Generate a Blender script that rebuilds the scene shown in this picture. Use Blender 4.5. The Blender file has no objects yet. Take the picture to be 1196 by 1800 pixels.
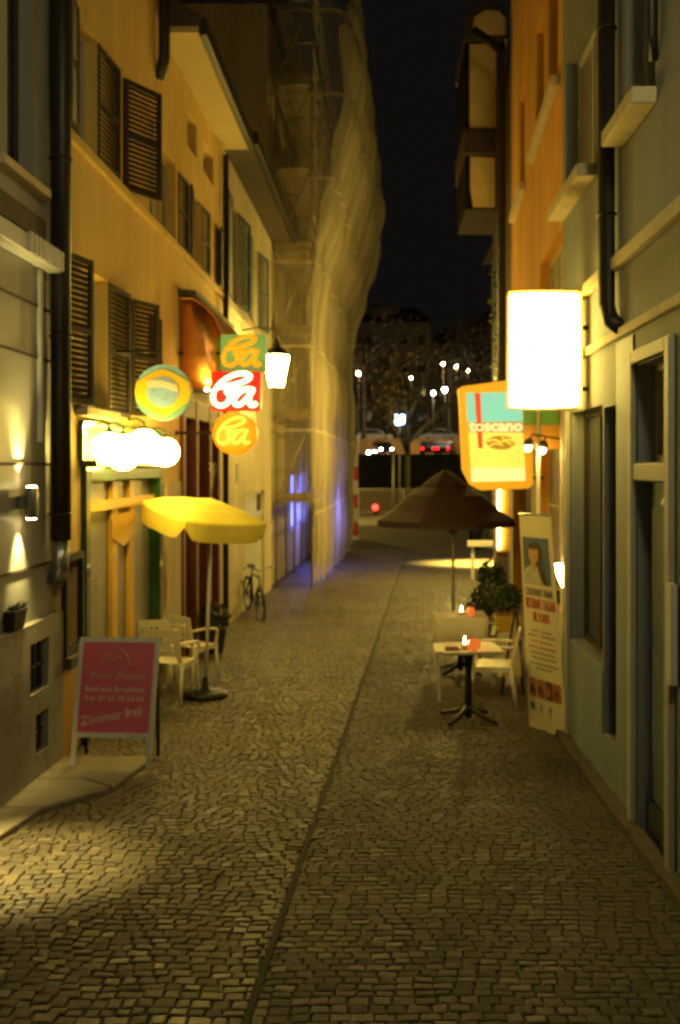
import bpy, bmesh, math, random
from mathutils import Vector, Matrix

# ------------------------------------------------------------------ camera, world, exposure
scene = bpy.context.scene
COL = scene.collection
R = math.radians
F = 1750.0                      # focal length in photo pixels
VX, VY = 678.0, 820.0           # vanishing point of the street in the photo

cam_data = bpy.data.cameras.new("camera")
cam = bpy.data.objects.new("camera", cam_data)
COL.objects.link(cam)
scene.camera = cam
cam.location = (0, 0, 0)        # world origin at eye height, 2.3 m above the paving
cam.rotation_euler = (R(90), 0, 0)
cam_data.sensor_fit = 'VERTICAL'
cam_data.sensor_height = 36.0
cam_data.lens = 35.0
cam_data.shift_x = -80.0 / 1800.0
cam_data.shift_y = -80.0 / 1800.0
cam_data.clip_start = 0.05
cam_data.clip_end = 1500.0
cam_data.dof.use_dof = True     # the photograph is soft everywhere: focus fell short
cam_data.dof.focus_distance = 2.0
cam_data.dof.aperture_fstop = 4.8

world = bpy.data.worlds.new("World")
scene.world = world
world.use_nodes = True
wn = world.node_tree
bg = wn.nodes["Background"]
sky_tex = wn.nodes.new("ShaderNodeTexSky")
sky_tex.sky_type = 'NISHITA'
sky_tex.sun_disc = False
sky_tex.sun_elevation = R(-6)
sky_tex.sun_rotation = R(200)
warm = wn.nodes.new("ShaderNodeMix"); warm.data_type = 'RGBA'; warm.blend_type = 'MULTIPLY'
warm.inputs[0].default_value = 1.0
warm.inputs[7].default_value = (1.0, 0.62, 0.30, 1)      # city glow on the night sky
wn.links.new(sky_tex.outputs[0], warm.inputs[6])
glow = wn.nodes.new("ShaderNodeMix"); glow.data_type = 'RGBA'; glow.blend_type = 'ADD'
glow.inputs[0].default_value = 1.0
glow.inputs[7].default_value = (0.040, 0.037, 0.031, 1)  # constant ambient added to lift sky and shadows
wn.links.new(warm.outputs[2], glow.inputs[6])
wn.links.new(glow.outputs[2], bg.inputs[0])
bg.inputs[1].default_value = 0.10

scene.view_settings.view_transform = 'Standard'
scene.view_settings.look = 'None'
scene.view_settings.exposure = 0.22
scene.view_settings.gamma = 1.0
scene.view_settings.use_curve_mapping = False
scene.render.engine = 'CYCLES'
scene.cycles.max_bounces = 6
scene.cycles.sample_clamp_indirect = 3.0
scene.cycles.caustics_reflective = False
scene.cycles.caustics_refractive = False

rnd = random.Random(7)
WARM = (1.0, 0.80, 0.22)

# ------------------------------------------------------------------ helpers
def P(px, py, Y):
    """A photo pixel at depth Y as a world point."""
    return Vector(((px - VX) * Y / F, Y, (VY - py) * Y / F))

def gz(y):
    """Height of the paving: the lane falls towards the river, then the quay rises again."""
    if y < 38: return -2.3 - 0.03 * y
    if y < 52: return -3.44 + (y - 38) * (0.69 / 14)
    return -2.75

def mat(name, col, rough=0.7, metal=0.0, var=0.25, scale=3.0, bump=0.0, bscale=40.0, emit=None, estr=0.0, streak=False, spec=None, coat=0.0):
    m = bpy.data.materials.new(name); m.use_nodes = True
    nt = m.node_tree; b = nt.nodes["Principled BSDF"]
    b.inputs["Roughness"].default_value = rough
    b.inputs["Metallic"].default_value = metal
    if spec is not None: b.inputs["Specular IOR Level"].default_value = spec
    if coat: b.inputs["Coat Weight"].default_value = coat
    tc = nt.nodes.new("ShaderNodeTexCoord")
    src = tc.outputs["Object"]
    if streak:
        mp = nt.nodes.new("ShaderNodeMapping"); mp.inputs["Scale"].default_value = (1.0, 1.0, 0.22)
        nt.links.new(src, mp.inputs[0]); src = mp.outputs[0]
    if var > 0:
        n = nt.nodes.new("ShaderNodeTexNoise"); n.inputs["Scale"].default_value = scale
        n.inputs["Detail"].default_value = 6.0; n.inputs["Roughness"].default_value = 0.65
        nt.links.new(src, n.inputs["Vector"])
        r = nt.nodes.new("ShaderNodeValToRGB")
        r.color_ramp.elements[0].position = 0.28; r.color_ramp.elements[1].position = 0.72
        r.color_ramp.elements[0].color = (*[c * (1 - var) for c in col], 1)
        r.color_ramp.elements[1].color = (*[min(1, c * (1 + var * 0.6)) for c in col], 1)
        nt.links.new(n.outputs["Fac"], r.inputs[0]); nt.links.new(r.outputs[0], b.inputs["Base Color"])
    else:
        b.inputs["Base Color"].default_value = (*col, 1)
    if bump > 0:
        n2 = nt.nodes.new("ShaderNodeTexNoise"); n2.inputs["Scale"].default_value = bscale; n2.inputs["Detail"].default_value = 5
        nt.links.new(tc.outputs["Object"], n2.inputs["Vector"])
        bp = nt.nodes.new("ShaderNodeBump"); bp.inputs["Strength"].default_value = bump; bp.inputs["Distance"].default_value = 0.02
        nt.links.new(n2.outputs["Fac"], bp.inputs["Height"]); nt.links.new(bp.outputs[0], b.inputs["Normal"])
    if emit:
        b.inputs["Emission Color"].default_value = (*emit, 1)
        b.inputs["Emission Strength"].default_value = estr
    return m

class MB:
    """Collects shapes and links them as ONE mesh object."""
    def __init__(s): s.v = []; s.f = []; s.smooth = set()
    def quad(s, a, b, c, d):
        i = len(s.v); s.v += [Vector(a), Vector(b), Vector(c), Vector(d)]; s.f.append((i, i+1, i+2, i+3)); return s
    def poly(s, pts):
        i = len(s.v); s.v += [Vector(p) for p in pts]; s.f.append(tuple(range(i, i+len(pts)))); return s
    def hexa(s, c):
        """eight corners, bottom four then top four, both counter-clockwise"""
        i = len(s.v); s.v += [Vector(p) for p in c]
        for q in ((3,2,1,0),(4,5,6,7),(0,1,5,4),(1,2,6,5),(2,3,7,6),(3,0,4,7)):
            s.f.append(tuple(i+k for k in q))
        return s
    def box(s, x0, x1, y0, y1, z0, z1):
        return s.hexa([(x0,y0,z0),(x1,y0,z0),(x1,y1,z0),(x0,y1,z0),(x0,y0,z1),(x1,y0,z1),(x1,y1,z1),(x0,y1,z1)])
    def ring_loft(s, rings, close=True, caps=True, smooth=True):
        i0 = len(s.v); n = len(rings[0])
        for r in rings: s.v += [Vector(p) for p in r]
        for k in range(len(rings)-1):
            for j in range(n if close else n-1):
                a = i0+k*n+j; b = i0+k*n+(j+1) % n
                if smooth: s.smooth.add(len(s.f))
                s.f.append((a, b, b+n, a+n))
        if caps:
            s.f.append(tuple(i0+j for j in reversed(range(n))))
            s.f.append(tuple(i0+(len(rings)-1)*n+j for j in range(n)))
        return s
    def tube(s, pts, rad, n=8, caps=True):
        pts = [Vector(p) for p in pts]; rads = rad if isinstance(rad, (list, tuple)) else [rad]*len(pts)
        rings = []
        for k, p in enumerate(pts):
            d = (pts[min(k+1, len(pts)-1)] - pts[max(k-1, 0)])
            if d.length < 1e-9: d = Vector((0,0,1))
            d.normalize()
            up = Vector((0,0,1)) if abs(d.z) < 0.9 else Vector((1,0,0))
            u = d.cross(up).normalized(); w = d.cross(u).normalized()
            rings.append([p + (u*math.cos(2*math.pi*j/n) + w*math.sin(2*math.pi*j/n))*rads[k] for j in range(n)])
        return s.ring_loft(rings, True, caps)
    def lathe(s, c, prof, n=16, caps=True):
        c = Vector(c)
        return s.ring_loft([[c + Vector((r*math.cos(2*math.pi*j/n), r*math.sin(2*math.pi*j/n), z)) for j in range(n)] for r, z in prof], True, caps)
    def sphere(s, c, r, n=14, m=8, sx=1, sy=1, sz=1):
        c = Vector(c)
        prof = [(math.sin(math.pi*k/m)*r, -math.cos(math.pi*k/m)*r) for k in range(m+1)]
        prof[0] = (0.001*r, -r); prof[-1] = (0.001*r, r)
        return s.ring_loft([[c + Vector((q*sx*math.cos(2*math.pi*j/n), q*sy*math.sin(2*math.pi*j/n), z*sz)) for j in range(n)] for q, z in prof], True, True)
    def torus(s, c, r, t, axis_u, axis_w, n=28, m=6):
        """ring in the plane of axis_u, axis_w"""
        c = Vector(c); u = Vector(axis_u).normalized(); w = Vector(axis_w).normalized(); k = u.cross(w)
        i0 = len(s.v)
        for a in range(n):
            A = 2*math.pi*a/n; rd = u*math.cos(A) + w*math.sin(A)
            for b in range(m):
                B = 2*math.pi*b/m
                s.v.append(c + rd*(r + t*math.cos(B)) + k*t*math.sin(B))
        for a in range(n):
            for b in range(m):
                s.smooth.add(len(s.f))
                s.f.append((i0+a*m+b, i0+((a+1)%n)*m+b, i0+((a+1)%n)*m+(b+1)%m, i0+a*m+(b+1)%m))
        return s
    def build(s, name, m, parent=None, local=False, bevel=0.0, recalc=True):
        me = bpy.data.meshes.new(name)
        off = Vector((0,0,0))
        if parent is not None and not local:
            q = parent
            while q is not None: off += q.location; q = q.parent
        me.from_pydata([tuple(v - off) for v in s.v], [], s.f)
        for i in s.smooth: me.polygons[i].use_smooth = True
        if recalc:
            bm = bmesh.new(); bm.from_mesh(me)
            bmesh.ops.recalc_face_normals(bm, faces=bm.faces)
            bm.to_mesh(me); bm.free()
        me.materials.append(m)
        o = bpy.data.objects.new(name, me); COL.objects.link(o)
        if parent is not None: o.parent = parent
        if bevel > 0:
            md = o.modifiers.new("edge", 'BEVEL'); md.width = bevel; md.segments = 2; md.limit_method = 'ANGLE'
        return o

def tag(o, label, cat, group=None):
    o["label"] = label; o["category"] = cat
    if group: o["group"] = group
    return o
def thing(name, label, cat, loc, rz=0.0, group=None):
    o = bpy.data.objects.new(name, None); COL.objects.link(o)
    o.empty_display_size = 0.2
    o.location = loc; o.rotation_euler = (0, 0, rz)
    return tag(o, label, cat, group)
def struct(o): o["kind"] = "structure"; return o
def kids(o): return [c for c in bpy.data.objects if c.parent is o]
def copy_tree(o, parent=None):
    c = o.copy(); COL.objects.link(c)
    if parent is not None: c.parent = parent
    for ch in kids(o): copy_tree(ch, c)
    return c
def lamp(name, kind, loc, power, col=WARM, parent=None, radius=0.05, spot=None, aim=None, blend=0.5):
    d = bpy.data.lights.new(name, kind); d.energy = power; d.color = col
    if kind in ('POINT', 'SPOT'): d.shadow_soft_size = radius
    if spot: d.spot_size = R(spot); d.spot_blend = blend
    o = bpy.data.objects.new(name, d); COL.objects.link(o)
    loc = Vector(loc)
    if parent is not None:
        q = parent; off = Vector((0,0,0))
        while q is not None: off += q.location; q = q.parent
        o.parent = parent; loc = loc - off
    o.location = loc
    if aim is not None:
        o.rotation_euler = Vector(aim).to_track_quat('-Z', 'Y').to_euler()
    return o

def smooth_path(pts, n=7):
    pts = [Vector(p) for p in pts]; out = []
    for i in range(len(pts)-1):
        p0 = pts[max(i-1, 0)]; p1 = pts[i]; p2 = pts[i+1]; p3 = pts[min(i+2, len(pts)-1)]
        for k in range(n):
            t = k/n
            out.append(0.5*((2*p1) + (-p0+p2)*t + (2*p0-5*p1+4*p2-p3)*t*t + (-p0+3*p1-3*p2+p3)*t**3))
    out.append(pts[-1]); return out

def lettering(s, o, right, up, size, width=None, shear=0.0, thick=0.004, centre=True, name="lettering", m=None, parent=None, bold=0.0):
    """Writing as a thin raised mesh; o is the baseline centre (or start)."""
    c = bpy.data.curves.new("txt", 'FONT'); c.body = s; c.size = size; c.shear = shear
    c.align_x = 'CENTER' if centre else 'LEFT'; c.extrude = thick/2; c.offset = bold; c.resolution_u = 3
    t = bpy.data.objects.new("txt", c); COL.objects.link(t)
    dg = bpy.context.evaluated_depsgraph_get()
    me = bpy.data.meshes.new_from_object(t.evaluated_get(dg))
    bpy.data.objects.remove(t); bpy.data.curves.remove(c)
    right = Vector(right).normalized(); up = Vector(up).normalized(); nor = right.cross(up)
    sx = 1.0
    if width:
        xs = [v.co.x for v in me.vertices]; sx = width/max(1e-6, max(xs)-min(xs))
    off = Vector((0,0,0)); q = parent
    while q is not None and parent is not None:
        off += q.location; q = q.parent
    o = Vector(o) - off
    for v in me.vertices:
        v.co = o + right*(v.co.x*sx) + up*v.co.y + nor*v.co.z
    me.materials.clear(); me.materials.append(m); me.name = name
    ob = bpy.data.objects.new(name, me); COL.objects.link(ob); ob.parent = parent
    return ob

class Pl:
    """A facade plane: u runs along the street (world y), d comes out towards the street."""
    def __init__(s, x0, side, slope=0.0, y0=0.0): s.x0 = x0; s.side = side; s.k = slope; s.y0 = y0
    def pt(s, u, z, d=0.0): return Vector((s.x0 + s.k*(u-s.y0) + s.side*d, u, z))
def pbox(mb, pl, u0, u1, z0, z1, d0, d1):
    return mb.hexa([pl.pt(u0,z0,d0), pl.pt(u1,z0,d0), pl.pt(u1,z0,d1), pl.pt(u0,z0,d1),
                    pl.pt(u0,z1,d0), pl.pt(u1,z1,d0), pl.pt(u1,z1,d1), pl.pt(u0,z1,d1)])
def facade(pl, u0, u1, z0, z1, holes, depth=0.18, body=5.0, zfun=None):
    """One wall mesh: a front with openings and reveals, plus the mass of the house behind it."""
    mb = MB()
    us = sorted({u0, u1, *[h[0] for h in holes], *[h[1] for h in holes]})
    zs = sorted({z0, z1, *[h[2] for h in holes], *[h[3] for h in holes]})
    for a, b in zip(us, us[1:]):
        for c, d in zip(zs, zs[1:]):
            um, zm = (a+b)/2, (c+d)/2
            if any(h[0] < um < h[1] and h[2] < zm < h[3] for h in holes): continue
            mb.quad(pl.pt(a,c), pl.pt(b,c), pl.pt(b,d), pl.pt(a,d))
    for h in holes:
        a, b, c, d = h[:4]; D = -depth
        mb.quad(pl.pt(a,c), pl.pt(a,d), pl.pt(a,d,D), pl.pt(a,c,D))
        mb.quad(pl.pt(b,c), pl.pt(b,d), pl.pt(b,d,D), pl.pt(b,c,D))
        mb.quad(pl.pt(a,c), pl.pt(b,c), pl.pt(b,c,D), pl.pt(a,c,D))
        mb.quad(pl.pt(a,d), pl.pt(b,d), pl.pt(b,d,D), pl.pt(a,d,D))
    B = -body
    mb.quad(pl.pt(u0,z0), pl.pt(u0,z1), pl.pt(u0,z1,B), pl.pt(u0,z0,B))
    mb.quad(pl.pt(u1,z0), pl.pt(u1,z1), pl.pt(u1,z1,B), pl.pt(u1,z0,B))
    mb.quad(pl.pt(u0,z1), pl.pt(u1,z1), pl.pt(u1,z1,B), pl.pt(u0,z1,B))
    mb.quad(pl.pt(u0,z0,B), pl.pt(u1,z0,B), pl.pt(u1,z1,B), pl.pt(u0,z1,B))
    mb.quad(pl.pt(u0,z0,-depth-.06), pl.pt(u1,z0,-depth-.06), pl.pt(u1,z1,-depth-.06), pl.pt(u0,z1,-depth-.06))
    return mb
def window(parent, pl, h, fm, pm, bars=1, rows=1, depth=0.12, fw=0.05, name="window"):
    a, b, c, d = h[:4]; D = -depth
    mb = MB()
    pbox(mb, pl, a, a+fw, c, d, D-.04, D); pbox(mb, pl, b-fw, b, c, d, D-.04, D)
    pbox(mb, pl, a+fw, b-fw, c, c+fw, D-.04, D); pbox(mb, pl, a+fw, b-fw, d-fw, d, D-.04, D)
    for i in range(bars):
        u = a + (b-a)*(i+1)/(bars+1); pbox(mb, pl, u-fw*.5, u+fw*.5, c+fw, d-fw, D-.035, D-.003)
    for i in range(rows-1):
        z = c + (d-c)*(i+1)/rows; pbox(mb, pl, a+fw, b-fw, z-.015, z+.015, D-.03, D-.006)
    w = mb.build(name, fm, parent)
    g = MB(); g.quad(pl.pt(a+.01,c+.01,D-.025), pl.pt(b-.01,c+.01,D-.025), pl.pt(b-.01,d-.01,D-.025), pl.pt(a+.01,d-.01,D-.025))
    g.build("pane", pm, w)
    return w
def shutter(parent, base, dirv, w, z0, z1, m, th=0.035):
    """Louvred shutter leaf: hinge at base (x, y), running along the plan direction dirv."""
    b = Vector((base[0], base[1], 0)); d = Vector((dirv[0], dirv[1], 0)).normalized(); n = Vector((-d.y, d.x, 0))
    mb = MB()
    def bx(a0, a1, c0, c1, t0, t1, tilt=0.0):
        q = lambda a, z, t: b + d*a + n*t + Vector((0,0,z))
        mb.hexa([q(a0,c0,t0), q(a1,c0,t0), q(a1,c0,t1), q(a0,c0,t1), q(a0,c1,t0+tilt), q(a1,c1,t0+tilt), q(a1,c1,t1+tilt), q(a0,c1,t1+tilt)])
    s = 0.05
    bx(0, s, z0, z1, 0, th); bx(w-s, w, z0, z1, 0, th)
    mid = (z0+z1)/2
    for z in (z0, mid-s/2, z1-s): bx(s, w-s, z, z+s, 0.001, th-.001)
    k = max(6, int((z1-z0)/0.055))
    for i in range(k):
        z = z0+s + (z1-z0-2*s)*i/k
        bx(s, w-s, z, z+.042, 0.002, 0.010, 0.02)
    return mb.build("shutter", m, parent)

def leaf_ball(mb, c, r, n, size, squash=1.0, rg=rnd, inner=0.25):
    c = Vector(c)
    for _ in range(n):
        while True:
            p = Vector((rg.uniform(-1,1), rg.uniform(-1,1), rg.uniform(-1,1)))
            if inner < p.length <= 1: break
        p = Vector((p.x*r, p.y*r, p.z*r*squash)) + c
        a = Vector((rg.gauss(0,1), rg.gauss(0,1), rg.gauss(0,1))).normalized()
        b = a.cross(Vector((rg.gauss(0,1), rg.gauss(0,1), rg.gauss(0,1)))).normalized()
        s = size*rg.uniform(.6, 1.3)
        mb.quad(p, p+a*s*.5+b*s*.28, p+a*s, p+a*s*.5-b*s*.28)

# ------------------------------------------------------------------ materials
M = {}
M['yellow'] = mat("yellow plaster", (.64,.45,.12), .85, var=.22, scale=1.6, bump=.25, bscale=60, streak=True)
M['cream'] = mat("cream plaster", (.42,.345,.20), .85, var=.28, scale=1.5, bump=.2, bscale=60, streak=True)
M['grey_panel'] = mat("grey panel", (.30,.29,.25), .42, var=.14, scale=2.5, bump=.06, bscale=30, streak=True)
M['grey_render'] = mat("grey render", (.215,.230,.225), .8, var=.2, scale=1.5, bump=.25, bscale=70, streak=True)
M['plinth'] = mat("plinth stone", (.26,.23,.18), .8, var=.3, scale=6, bump=.5, bscale=50)
M['blue_grey'] = mat("blue grey paint", (.175,.225,.26), .6, var=.18, scale=2, bump=.1, bscale=50, streak=True)
M['blue_door'] = mat("blue grey door", (.13,.18,.22), .5, var=.15, scale=3)
M['kick'] = mat("dark blue kick plate", (.035,.055,.08), .5, var=.2)
M['frame_pale'] = mat("pale frame paint", (.40,.39,.31), .6, var=.12, scale=4)
M['orange'] = mat("orange plaster", (.70,.34,.035), .85, var=.28, scale=1.4, bump=.25, bscale=60, streak=True)
M['sill'] = mat("sandstone sill", (.56,.47,.28), .8, var=.2, scale=6, bump=.2)
M['shutter'] = mat("dark brown shutter", (.030,.022,.014), .6, var=.3, scale=8)
M['shutter_blue'] = mat("blue grey shutter", (.05,.075,.095), .6, var=.3, scale=8)
M['pipe'] = mat("dark pipe", (.028,.024,.018), .45, var=.2, metal=.3)
M['glass'] = mat("window glass", (.085,.085,.08), .12, var=.25, scale=2, spec=.6)
M['glass_grey'] = mat("pale grey glass", (.26,.24,.20), .35, var=.15, scale=5)
M['glass_dark'] = mat("dark glass", (.02,.02,.018), .1, var=.2, spec=.6)
M['roof'] = mat("roof tiles", (.07,.045,.03), .8, var=.4, scale=12, bump=.5, bscale=25)
M['soffit'] = mat("painted soffit", (.48,.38,.16), .8, var=.12, scale=3)
M['dark_wood'] = mat("dark wood", (.05,.035,.02), .7, var=.3, scale=10)
M['white_metal'] = mat("white metal", (.62,.60,.52), .5, var=.1)
M['white_plastic'] = mat("white plastic", (.74,.68,.46), .45, var=.08)
M['black'] = mat("black iron", (.012,.011,.010), .5, var=.2)
M['grey_metal'] = mat("brushed metal", (.35,.36,.38), .3, metal=.9, var=.1)
M['green'] = mat("green gloss paint", (.012,.055,.008), .3, var=.2, coat=.4)
M['amber_frame'] = mat("yellow door stile", (.62,.36,.035), .5, var=.12)
M['magenta'] = mat("magenta poster", (.68,.14,.24), .4, var=.12, scale=3)
M['poster_ink'] = mat("pale pink print", (.80,.50,.50), .5, var=.05)
M['poster_line'] = mat("faint pink print", (.74,.36,.38), .5, var=.05)
M['alu'] = mat("aluminium frame", (.66,.66,.60), .45, var=.08)
M['canvas_yellow'] = mat("yellow parasol cloth", (.80,.66,.09), .85, var=.08, scale=8, bump=.1, bscale=300)
M['canvas_brown'] = mat("brown parasol cloth", (.046,.026,.028), .9, var=.15, scale=8, bump=.1, bscale=300)
M['copper'] = mat("copper sheet", (.92,.42,.12), .34, metal=1.0, var=.25, scale=5, bump=.08, bscale=14)
M['rust_red'] = mat("rust red paint", (.19,.062,.030), .6, var=.25, scale=5)
M['terracotta'] = mat("terracotta", (.48,.16,.05), .8, var=.25, scale=10)
M['leaf'] = mat("leaves", (.035,.06,.016), .6, var=.5, scale=25)
M['leaf_tree'] = mat("autumn leaves", (.13,.095,.045), .7, var=.6, scale=1.5)
M['bark'] = mat("bark", (.16,.13,.08), .9, var=.4, scale=12, bump=.6)
M['concrete'] = mat("pale slab", (.20,.17,.115), .8, var=.22, scale=4, bump=.35, bscale=60)
M['kerb_stone'] = mat("kerb stone", (.085,.073,.048), .85, var=.3, scale=7, bump=.4, bscale=60)
M['bay_lit'] = mat("lit bay front", (.82,.60,.26), .85, var=.15, scale=2)  # bay front made paler so that it looks lit
M['bay_shade'] = mat("shaded bay sides", (.02,.015,.010), .95, var=.3, spec=.05)  # near black for the unlit bay sides, shade put into the colour
M['rust_dark'] = mat("dark rust paint", (.13,.034,.014), .7, var=.25, scale=5)
M['drain'] = mat("dark drain grit", (.018,.015,.010), .9, var=.5, scale=30)
M['mortar'] = mat("joint grit", (.062,.050,.030), .95, var=.4, scale=18, bump=.6, bscale=80)
M['asphalt'] = mat("quay paving", (.26,.24,.18), .85, var=.3, scale=1.2, bump=.3, bscale=60)
M['far_wall'] = mat("far facade", (.24,.21,.15), .9, var=.25, scale=.4)
M['quay_wall'] = mat("quay wall stone", (.12,.115,.09), .9, var=.3, scale=1)
M['paper'] = mat("banner cloth", (.74,.66,.40), .6, var=.06, scale=4)
M['ink_red'] = mat("red print", (.55,.11,.04), .6, var=.1)
M['ink_grey'] = mat("grey print", (.22,.21,.15), .6, var=.1)
M['ink_ochre'] = mat("ochre print", (.48,.25,.07), .6, var=.1)
M['ink_blue'] = mat("blue print", (.09,.13,.20), .6, var=.2, scale=20)
M['ink_dark'] = mat("dark print", (.035,.03,.03), .6, var=.2)
M['skin'] = mat("printed skin tone", (.55,.33,.16), .6, var=.2, scale=20)
M['hair'] = mat("printed hair", (.08,.05,.03), .6, var=.3, scale=30)
M['shirt'] = mat("printed shirt", (.52,.48,.38), .6, var=.3, scale=15)
M['food_a'] = mat("printed orange dish", (.50,.17,.04), .6, var=.6, scale=25)
M['food_b'] = mat("printed brown dish", (.16,.05,.02), .6, var=.7, scale=25)
M['wood_pale'] = mat("pale wood", (.58,.46,.24), .6, var=.2, scale=9)
M['cloth'] = mat("white tablecloth", (.72,.66,.46), .85, var=.06, scale=6)
M['planter'] = mat("yellow trough", (.62,.42,.06), .6, var=.15)
M['red_glass'] = mat("red tea light", (.55,.10,.02), .3, var=.1, emit=(1,.22,.03), estr=.5)
M['flame'] = mat("candle flame", (1,.8,.4), .5, var=0, emit=(1,.72,.32), estr=55)
M['globe'] = mat("glowing globe", (1,.9,.6), .4, var=0, emit=(1,.71,.13), estr=44)
M['bulb'] = mat("glowing bulb", (1,.9,.6), .4, var=0, emit=(1,.70,.20), estr=110)
M['bulb_soft'] = mat("soft bulb", (1,.9,.6), .4, var=0, emit=(1,.66,.20), estr=60)
M['lantern_glow'] = mat("lantern glass", (1,.9,.6), .4, var=0, emit=(1,.71,.14), estr=210)
M['hidden_glow'] = mat("hidden fill glass", (1,.9,.6), .4, var=0, emit=(1,.71,.14), estr=620)  # glow of the added lamps that stay out of sight
M['bulb_strong'] = mat("strong canopy bulb", (1,.9,.6), .4, var=0, emit=(1,.68,.18), estr=300)
M['fill_glow'] = mat("added fill glass", (1,.9,.6), .4, var=0, emit=(1,.86,.44), estr=122)  # glow of the added fill lantern above the frame
M['box_glow'] = mat("lit sign opal", (1,.9,.7), .4, var=0, emit=(1,.71,.13), estr=13)
M['wall_glow'] = mat("sconce glow", (1,.9,.7), .4, var=0, emit=(1,.76,.34), estr=30)
M['cool_glow'] = mat("cool lamp glow", (1,1,1), .4, var=0, emit=(1,.88,.66), estr=60)
M['t_frame'] = mat("amber sign case", (.6,.3,.02), .5, var=.08, emit=(1,.42,.010), estr=.60)
M['t_cyan'] = mat("pale blue sign field", (.2,.5,.45), .5, var=.05, emit=(.20,.66,.50), estr=.72)
M['t_yellow'] = mat("yellow sign field", (.6,.5,.1), .5, var=.05, emit=(1,.70,.09), estr=.95)
M['t_pale'] = mat("pale lime sign field", (.6,.6,.3), .5, var=.05, emit=(.95,.84,.30), estr=.85)
M['t_red'] = mat("red sign stripe", (.6,.05,.02), .5, var=.05, emit=(.85,.06,.01), estr=.75)
M['t_grey'] = mat("khaki sign band", (.3,.25,.06), .5, var=.05, emit=(.45,.36,.10), estr=.75)
M['t_white'] = mat("pale sign letters", (.7,.65,.3), .5, var=.02, emit=(1,.86,.38), estr=.85)
M['t_bean'] = mat("brown bean emblem", (.3,.15,.02), .5, var=.1, emit=(.50,.26,.01), estr=.7)
M['ba_red'] = mat("lit red sign", (.6,.01,.01), .4, var=.05, emit=(.88,.004,.004), estr=.8)
M['ba_white'] = mat("white neon letters", (1,.9,.7), .4, var=0, emit=(1,.78,.36), estr=3.4)
M['ba_orange'] = mat("lit orange disc", (.8,.3,.02), .4, var=.25, scale=3, emit=(1,.22,.004), estr=1.0)
M['ba_yellow'] = mat("pale orange letters", (.9,.6,.1), .4, var=0, emit=(1,.52,.05), estr=1.5)
M['ba_green'] = mat("green sign panel", (.16,.34,.12), .5, var=.1, emit=(.11,.21,.04), estr=.8)
M['ba_amber'] = mat("amber letters", (.8,.4,.02), .4, var=0, emit=(1,.33,.003), estr=.75)
M['fl_blue'] = mat("weathered light blue", (.28,.58,1.0), .5, var=.3, scale=12)
M['fl_green'] = mat("sign green", (.16,.36,.28), .5, var=.25, scale=12)
M['fl_yellow'] = mat("sign yellow", (.78,.50,.02), .5, var=.08)
M['fl_disc'] = mat("sign disc blue", (.24,.42,.85), .5, var=.3, scale=14)
M['fl_band'] = mat("sign band cream", (.66,.62,.55), .5, var=.08)
M['wall_board_green'] = mat("green board", (.10,.30,.06), .5, var=.1)
M['wall_board_orange'] = mat("orange board", (.62,.28,.03), .5, var=.1)
M['neon_blue'] = mat("blue lit window", (.05,.05,.6), .4, var=0, emit=(.12,.15,1), estr=6)
M['net_white'] = None
M['red_paint'] = mat("red stripe paint", (.55,.04,.03), .5, var=.1)
M['white_paint'] = mat("white stripe paint", (.72,.68,.56), .5, var=.1)
M['deck'] = mat("scaffold planks", (.26,.19,.10), .8, var=.4, scale=8)
M['steel'] = mat("scaffold steel", (.38,.34,.26), .5, metal=.6, var=.2)
M['car_pale'] = mat("pale car paint", (.55,.50,.38), .3, var=.05, coat=.6)
M['car_grey'] = mat("silver car paint", (.36,.35,.32), .3, var=.05, metal=.3, coat=.6)
M['car_dark'] = mat("dark car paint", (.03,.03,.032), .3, var=.05, coat=.6)
M['tyre'] = mat("tyre", (.015,.015,.015), .8, var=.1)
M['head'] = mat("headlight glow", (1,1,1), .3, var=0, emit=(1,.90,.72), estr=70)
M['tail'] = mat("tail light glow", (1,0,0), .3, var=0, emit=(1,.008,.008), estr=9)
M['blue_sign'] = mat("lit blue white sign", (.4,.6,.9), .4, var=0, emit=(.45,.72,1), estr=7)
M['far_lit'] = mat("far lamp glow", (1,.8,.5), .4, var=0, emit=(1,.66,.26), estr=420)
M['far_white'] = mat("far white lamp glow", (1,1,1), .4, var=0, emit=(1,.88,.66), estr=380)
M['red_lit'] = mat("red marker glow", (1,.1,.1), .4, var=0, emit=(1,.03,.02), estr=7)
M['ochre'] = mat("ochre wall", (.46,.26,.06), .9, var=.3, scale=.6)
M['water'] = mat("river water", (.008,.010,.010), .12, var=.2, bump=.5, bscale=1.2)
M['brown_step'] = mat("reddish mat", (.20,.065,.03), .9, var=.3, scale=30)

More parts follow.
